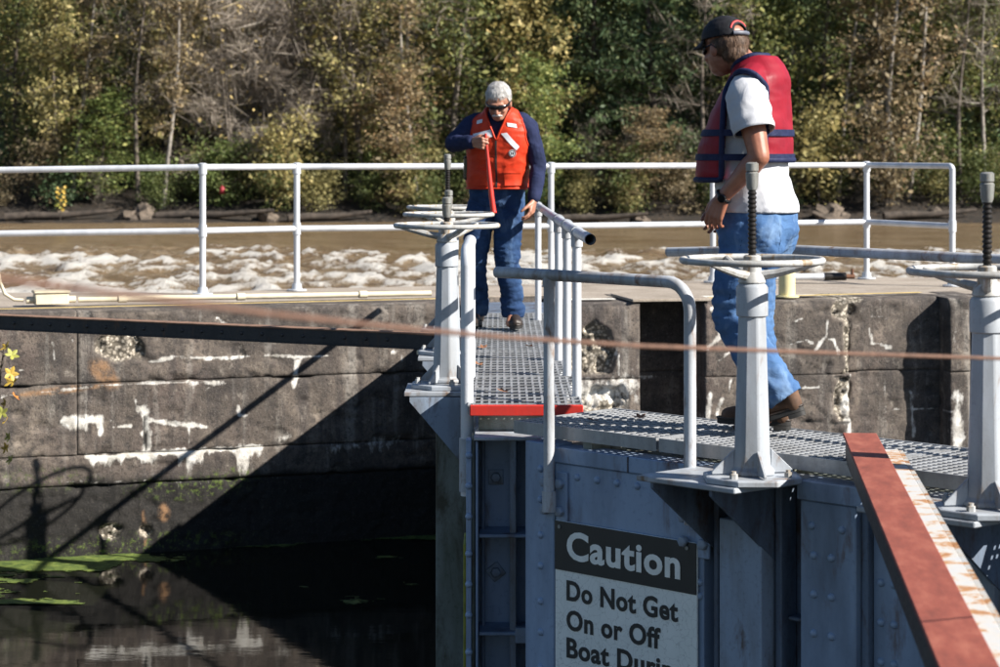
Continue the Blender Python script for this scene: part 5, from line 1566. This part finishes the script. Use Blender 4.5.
SPEC = {
 'green':     dict(h=12, rad=2.9, nleaf=7500, lsize=.185, crown0=.06, trunk_r=.17, nbr=30),
 'bright':    dict(h=9, rad=2.4, nleaf=5200, lsize=.20, crown0=.05, trunk_r=.11, nbr=24),
 'yellow':    dict(h=12.5, rad=3.2, nleaf=7500, lsize=.18, crown0=.10, trunk_r=.20, nbr=30),
 'orange':    dict(h=11, rad=2.6, nleaf=5200, lsize=.20, crown0=.08, trunk_r=.13, nbr=26),
 'evergreen': dict(h=15, rad=3.1, nleaf=10500, lsize=.26, crown0=.06, trunk_r=.22, nbr=44, droop=.05, spread=.26),
 'twig':      dict(h=11, rad=3.0, nleaf=8000, lsize=.95, crown0=.05, trunk_r=.11, nbr=34, trunks=3, spread=.30),
 'slim':      dict(h=16, rad=1.5, nleaf=2600, lsize=.20, crown0=.25, trunk_r=.13, nbr=18),
 'shrub':     dict(h=3.2, rad=1.9, nleaf=2600, lsize=.16, crown0=.03, trunk_r=.05, nbr=18, trunks=3),
 'snag':      dict(h=13, rad=3.4, nleaf=900, lsize=.9, crown0=.35, trunk_r=.15, nbr=14, spread=.25),
}
GK = {'slim': 'orange', 'shrub': 'bright', 'snag': 'twig'}
TREES = {}
for i, (k, sp) in enumerate(SPEC.items()):
    for v in range(2):
        lk = GK.get(k, k)
        wood, V, F, T = gen_tree(lk, seed=100 + i * 7 + v, **sp)
        wm = wood.mesh("trunk", 60)
        cm = np_mesh("crown", V, F); vattr(cm, "tint", T); cm.materials.append(LM[lk])
        TREES[(k, v)] = (wm, cm, V, F, T)
def ground_z(x, y): return float(bank_h(np.array([x]), np.array([y]))[0])
BK = {'green': 'dark', 'bright': 'dark', 'yellow': 'grey', 'orange': 'grey', 'evergreen': 'dark', 'twig': 'grey', 'slim': 'pale', 'shrub': 'dark', 'snag': 'pale'}
def tree(kind, v, px, d, sc, label, name="tree", cat="tree", leaf=None, rz=None, bark=None):
    x = (px - 500) / FPX * d
    wm, cm = TREES[(kind, v)][:2]
    r = thing(name, label, cat, (x, d, ground_z(x, d) - .1), random.uniform(0, 6.28) if rz is None else rz, "trees and shrubs on the far bank")
    if isinstance(sc, (int, float)): sc = (sc, sc, sc)
    b = bark or BK[kind]
    key = ("trunk", kind, v, b)
    if key not in TREES:
        w2 = wm.copy(); w2.materials.clear(); w2.materials.append(BARK[b]); TREES[key] = w2
    t_ = link("trunk", TREES[key], None, r); t_.scale = sc
    key = ("crown", kind, v, leaf)
    if key not in TREES:
        c2 = cm.copy(); 
        if leaf: c2.materials.clear(); c2.materials.append(LM[leaf])
        TREES[key] = c2
    c_ = link("crown", TREES[key], None, r); c_.scale = sc
    return r
tree('green', 0, 18, 96.5, (.95, .95, 1), "dark olive tree at the far left edge of the wood")
tree('orange', 1, 62, 94.0, .8, "thin olive-brown tree left of the green bush on the far bank", leaf='yellow')
tree('green', 1, 98, 97, .9, "green tree with orange flecks behind the far-left thicket", leaf='green')
tree('bright', 0, 100, 93.4, (.75, .75, .52), "low bright green bush above the left end of the railing")
tree('yellow', 0, 150, 97, 1.0, "tall yellow-olive tree with twin pale trunks left of the first railing post")
tree('yellow', 1, 205, 98.5, 1.0, "broad yellow-leaved tree with dead branch behind the first railing post")
tree('snag', 0, 255, 99.5, 1.05, "leafless pale snag forking above the yellow-leaved trees")
tree('twig', 0, 232, 95, 1.0, "grey tangle of bare drooping twigs between the two left railing posts")
tree('shrub', 0, 278, 92.8, (1.0, 1.0, 1.2), "yellow-green shrub beside the second railing post", "shrub", "shrub", 'yellow')
tree('twig', 1, 310, 96.5, 1.1, "large bare grey tree right of the second railing post")
tree('yellow', 0, 362, 95.5, .9, "half-bare yellow tree halfway between railing post and orange-vested man")
tree('snag', 1, 405, 97.5, 1.1, "thin pale leafless trunk rising left of the orange-vested man")
tree('orange', 0, 395, 93.6, (.8, .8, .55), "low orange-brown bush just left of the valve wheels")
tree('bright', 1, 355, 99.5, 1.1, "green tree half hidden behind bare branches left of the orange vest", leaf='green')
tree('yellow', 1, 445, 96.5, .95, "thin olive tree directly behind the white-haired man", leaf='green')
tree('bright', 1, 520, 96, 1.1, "yellow-green tree just right of the white-haired man", leaf='yellow')
tree('bright', 0, 552, 93.5, .72, "small yellow-green tree over the railing right of the orange vest", leaf='bright')
tree('evergreen', 0, 600, 98, .9, "dark evergreen tree between the two men", leaf='evergreen')
tree('evergreen', 1, 660, 96.0, .95, "grey-green evergreen just left of the man in the cap")
tree('orange', 1, 630, 93.4, (.7, .7, .4), "low brown bush under the evergreens between the two men")
tree('evergreen', 0, 722, 97.5, .9, "evergreen hidden behind the head of the man in the cap")
tree('green', 0, 770, 95.5, .95, "mixed green tree right behind the crimson life vest")
tree('yellow', 1, 828, 97, .9, "olive-yellow tree between crimson vest and pale trunks", leaf='green')
tree('shrub', 1, 820, 93.2, (1.3, 1.3, 1.25), "yellow-green shrub above the railing right of crimson vest", "shrub", "shrub", 'yellow')
tree('slim', 0, 880, 94.6, 1.0, "leftmost of three slim pale trunks on the right bank")
tree('slim', 1, 897, 95.2, 1.0, "middle of three slim pale trunks on the right bank")
tree('slim', 0, 908, 94.2, .95, "rightmost of three slim pale trunks on the right bank", rz=2.0)
tree('green', 0, 925, 97, .95, "olive tree behind the corner of the right railing", leaf='green')
tree('shrub', 0, 885, 92.9, (1.1, 1.1, 1.3), "tan-leaved shrub at the water under the pale trunks", "shrub", "shrub", 'orange')
tree('green', 1, 968, 98, 1.0, "dark green tree in the upper right corner")
tree('snag', 0, 985, 95, .8, "bare forked branchy tree at the right edge above the stem cap", rz=1.0)
tree('green', 1, 1005, 96.5, .85, "olive-leaved tree at the far right edge of the wood")
for (px, d, v, lb) in ((72, 93.8, 1, "pale trunk standing left of the green bush at far left"), (138, 94.0, 0, "pale trunk standing right of the green bush at far left"), (163, 92.9, 1, "slim trunk leaning beside the tan rocks left of the first railing post"),
                      (345, 95.2, 0, "slim grey trunk midway between second railing post and valve wheels"), (418, 94.2, 1, "slim pale trunk just left of the valve stem"), (705, 94.6, 0, "pale trunk just left of the crimson life vest"), (838, 94.4, 1, "pale trunk right of the crimson life vest"), (960, 94.6, 0, "slim trunk at the corner of the right railing")):
    tree('snag' if v == 0 else 'slim', v, px, d, .8, lb, bark='pale' if v else 'grey', leaf=None)
# the wood behind, one mass
VV, FF, TT, MI = [], [], [], []
g = np.random.default_rng(5)
mats = ['green', 'yellow', 'evergreen', 'orange', 'twig', 'bright']
off = 0
W = MB(); wn_ = 0
for i in range(74):
    row = i % 4
    y = 101 + row * 8 + g.uniform(-2, 2); x = -34 + 68 * ((i // 4) + g.uniform(0, 1)) / 18.5 + row * 1.1
    pxx = 500 + x / y * FPX
    wts = np.array([.36, .20, .12, .10, .14, .08]) if pxx < 480 else np.array([.42, .10, .33, .05, .04, .06])
    k = mats[g.choice(6, p=wts)]
    v = int(g.integers(0, 2)); _, _, V, F, T = TREES[(k, v)]
    nq = len(F); keep = g.permutation(nq)[:int(nq * .62)]
    Vq = V.reshape(-1, 4, 3) if k != 'twig' else V.reshape(-1, 4, 3)
    Vq = Vq[keep]; c = Vq.mean(1, keepdims=True); Vq = c + (Vq - c) * 1.35
    a = g.uniform(0, 6.28); ca, sa = math.cos(a), math.sin(a); s_ = g.uniform(.85, 1.25)
    Vr = Vq.reshape(-1, 3) * s_; Vr = np.stack([Vr[:, 0] * ca - Vr[:, 1] * sa, Vr[:, 0] * sa + Vr[:, 1] * ca, Vr[:, 2]], 1)
    z0 = ground_z(x, y); Vr += np.array([x, y, z0])
    n = len(keep); VV.append(Vr); FF.append(np.arange(n * 4).reshape(n, 4) + off); off += n * 4
    TT.append(T.reshape(-1, 4)[keep].ravel()); MI.append(np.full(n, mats.index(k)))
for i in range(90):
    y = 92.9 + (i % 3) * 1.5 + g.uniform(-.4, .4); x = -26 + 52 * ((i // 3) + g.uniform(0, 1)) / 30
    k = mats[g.choice(6, p=np.array([.30, .12, .10, .22, .14, .12]))]
    src = 'shrub' if k != 'twig' else 'twig'
    _, _, V, F, T = TREES[(src, i % 2)]
    Vq = V.reshape(-1, 4, 3); T4 = T.reshape(-1, 4)
    s_ = g.uniform(.45, .85) if src == 'shrub' else g.uniform(.20, .34)
    keep = g.permutation(len(Vq))[:1500]; Vq = Vq[keep]; T4 = T4[keep]
    Vr = Vq.reshape(-1, 3) * np.array([s_ * 1.15, s_, s_]) + np.array([x, y, ground_z(x, y) - .1])
    n = len(Vq); VV.append(Vr); FF.append(np.arange(n * 4).reshape(n, 4) + off); off += n * 4
    TT.append(T4.ravel() * .55); MI.append(np.full(n, mats.index(k)))  # undergrowth tint darkened to stand in for shade beneath the trees
me = np_mesh("woodland", np.concatenate(VV), np.concatenate(FF)); vattr(me, "tint", np.concatenate(TT))
for k in mats: me.materials.append(LM[k])
me.polygons.foreach_set("material_index", np.concatenate(MI).astype(np.int32))
wd = link("woodland", me); stuff(wd); wd["label"] = "dense autumn woodland rising behind the first trees"; wd["category"] = "woodland"
# rocks, logs and roots at the water's edge
def rock(px, d, r, label):
    x = (px - 500) / FPX * d; P = p_ell((0, 0, 0), (r * random.uniform(.9, 1.7), r, r * random.uniform(.6, .95)), None, 9)[0]
    m = MB(); m.v = [tuple(Vector(p) * (1 + .75 * mnoise.noise(Vector(p) * (1.9 / r) + Vector((px, 0, 0))))) for p in P.v]; m.f = P.f
    o = m.build("rock", M['rockm'], None, 25); o.location = (x, d, max(RIVER, ground_z(x, d)) + r * .05); o.rotation_euler = (.3, .2, px); tag(o, label, "rock", "rocks along the far waterline"); return o
M['rockm'] = plain("bank_rock", (.10, .078, .06), .95, .6, 5, .6)
for k, (px, d, r) in enumerate([(60, 91.8, .30), (128, 91.5, .4), (143, 92.0, .5), (188, 91.8, .3), (266, 91.6, .42), (590, 91.8, .38), (640, 91.9, .3), (830, 91.8, .6), (935, 91.8, .35)]):
    rock(px, d, r, "brown rock at the far waterline " + ["at the far left", "left of a larger rock near the first railing post", "large and humped near the first railing post", "just left of the first railing post", "just left of the second railing post", "nearer the handrail, between the two men", "nearer the man in the cap, between the two men", "big, right of the crimson vest", "right of the corner trunks at right"][k])
for k, (px, d, L, a, lb) in enumerate([(60, 91.2, 4.5, .1, "left"), (215, 91.4, 5, -.12, "between the first two railing posts"), (330, 91.6, 3.5, .2, "right of the second railing post"), (600, 91.3, 4, -.1, "between the two men"), (930, 91.3, 4, .15, "at right under the railing corner")]):
    x = (px - 500) / FPX * d; m = MB()
    m.tube([(-L / 2, 0, .05), (-L / 4, .1, .12), (0, .05, .1), (L / 4, -.1, .2), (L / 2, 0, .3)], [.17, .16, .14, .11, .07], 9)
    o = m.build("driftwood_log", BARK['dark'], None, 60); o.location = (x, d, max(RIVER, ground_z(x, d)) + .08); o.rotation_euler = (0, 0, a)
    tag(o, "weathered log lying along the far waterline " + lb, "log", "logs along the far waterline")
x = at(222, 190, 92.5); ff = thing("float", "small red float hanging among the far trees by the first railing post", "float", tuple(x))
m = MB(); m.lathe([(.02, -.19), (.10, -.16), (.14, -.04), (.13, .06), (.07, .14), (.03, .19)], 14); m.build("body", plain('faded_red_float', (.22, .012, .02), .6, .3, 4, 0), ff, 60)
m = MB(); m.tube([(0, 0, .24), (.02, 0, .8), (0, .05, 1.6)], .012, 5); m.build("cord", BARK['dark'], ff)
# small yellow sapling on the far waterline, and the leafy twig at the left edge
def maple_leaf(s):
    poly = []
    for k in range(20):
        a = 2 * math.pi * k / 20 + math.pi / 2; r = s * (.74 + .26 * math.cos(5 * (a - math.pi / 2))) * (1 if k != 10 else .4); poly.append((r * math.cos(a), r * math.sin(a)))
    m = MB(); vs = [(0, 0, 0)] + [(x, y, .25 * (x * x + y * y) / s) for x, y in poly]
    m.add(vs, [(0, 1 + k, 1 + (k + 1) % 20) for k in range(20)]); return m.mesh("leaf", 0)
YL = [plain("sapling_leaf_yellow", (.42, .28, .04), .6, .3, 20, 0), plain("sapling_leaf_orange", (.45, .16, .03), .6, .3, 20, 0), plain("sapling_leaf_lime", (.26, .26, .05), .6, .3, 20, 0)]
def sapling(loc, h, n, ls, label, lean=(0, 0), z0=.35):
    r = thing("sapling", label, "sapling", loc)
    m = MB(); pts = [Vector((lean[0] * f * f, lean[1] * f * f, h * f)) for f in np.linspace(0, 1, 7)]
    m.tube(pts, [.012 * h * (1 - .8 * f) + .002 for f in np.linspace(0, 1, 7)], 6); m.build("stem", BARK['dark'], r)
    lm = []
    for y_ in YL:
        q = maple_leaf(ls); q.materials.append(y_); lm.append(q)
    for k in range(n):
        f = z0 + (1 - z0) * (k + .5) / n; p = Vector((lean[0] * f * f, lean[1] * f * f, h * f)); a = k * 2.4
        rr_ = ls * random.uniform(1.2, 2.6); q = p + Vector((math.cos(a) * rr_, math.sin(a) * rr_ * .6, random.uniform(-.3, .4) * ls))
        tw = MB(); tw.tube([p, (p + q) / 2 + Vector((0, 0, ls * .3)), q], [.003, .002, .0015], 4); tw.build("twig", BARK['dark'], r)
        o = link("leaf", lm[random.choice((0, 0, 1, 2) if h < 1.3 else (0, 0, 0, 2))], None, r); o.location = q
        o.rotation_euler = (R(60) + random.uniform(-.5, .5), random.uniform(-.6, .6), random.uniform(-1.2, 1.2)); o.scale = (random.uniform(.8, 1.2),) * 3
    return r
q = at(28, 243, 84); sapling((q.x, 90.2, RIVER - .02), 1.5, 22, .085, "tiny bright yellow sapling at the water's edge on the far left")
q = at(-4, 470, 15.7); sapling((q.x - .02, q.y, -1.34), 1.15, 24, .050, "orange and yellow maple sapling in front of the wall at left edge", (.08, 0), .25)
# algae floating in the chamber along the wall
def algae(x0, x1, y0, y1, cell, thr, seed, name, mat, label):
    xs_ = np.arange(x0, x1, cell); ys_ = np.arange(y0, y1, cell)
    X, Y = np.meshgrid(xs_, ys_)
    wl = LW.y0 + LW.k * X
    dist = wl - Y
    n = fbm(X * 1.1 + seed, Y * 3.2, seed, 4) + .42 * fbm(X * 5, Y * 13, 7, 4) + .30 * fbm(X * 16, Y * 40, 3, 3) - .45 * sstep(.25, 1.25, dist) + .25 * sstep(.5, .05, dist) + thr(X)
    keep = (n > 0) & (dist > -.1)
    iy, ix = np.nonzero(keep[:-1, :-1])
    nx = len(xs_); a = iy * nx + ix
    F = np.stack([a, a + 1, a + nx + 1, a + nx], 1)
    used = np.unique(F); mp = np.zeros(X.size, int); mp[used] = np.arange(len(used))
    Vv = np.stack([X.ravel(), Y.ravel(), WATER + .004 + .006 * np.clip(n.ravel(), 0, 1) + .003 * fbm(X.ravel() * 20, Y.ravel() * 20, 0, 2)], 1)[used]
    o = stuff(link(name, np_mesh(name, Vv, mp[F], True), mat)); o["label"] = label; o["category"] = "algae"; return o
t = NT("floating_algae"); n1 = t.noise(14, 6, .7)
M['algae'] = t.set(Base_Color=t.ramp(n1, [(.3, (.035, .06, .010)), (.45, (.06, .095, .014)), (.6, (.125, .165, .026)), (.8, (.24, .26, .08))]), Roughness=.8); t.bump(n1, .6, .02)
algae(-6.5, .0, 14.9, 17.9, .014, lambda X: .26 - .70 * sstep(-2.95, -2.75, X) + .10 * sstep(-2.6, -2.0, X), 3.0, "floating_algae", M['algae'], "bright green algae mat floating against the lock wall")
# dry leaves on the gratings
lf_ = maple_leaf(.035); lf_.materials.append(plain("dry_leaf", (.22, .10, .05), .8, .4, 30, 0))
for (px, py, z, lb) in ((503, 392, .026, "close to the red front edge"), (483, 348, .026, "on the left half, far up the red-edged grating"), (530, 347, .026, "on the right half, far up the red-edged grating"), (592, 421, .008, "of the near leaf, left one beside the post"), (640, 418, .008, "of the near leaf, right one near the rail bend"), (478, 365, .026, "against the left rail of the far leaf")):
    d = (EYE - z) * FPX / (py - HOR); q = at(px, py, d)
    o = link("fallen_leaf", lf_, None, None, (q.x, q.y, z + .004)); o.rotation_euler = (.2, .15, px * 1.0); tag(o, "dry brown leaf on the grating " + lb, "leaf", "dry leaves on the gratings")
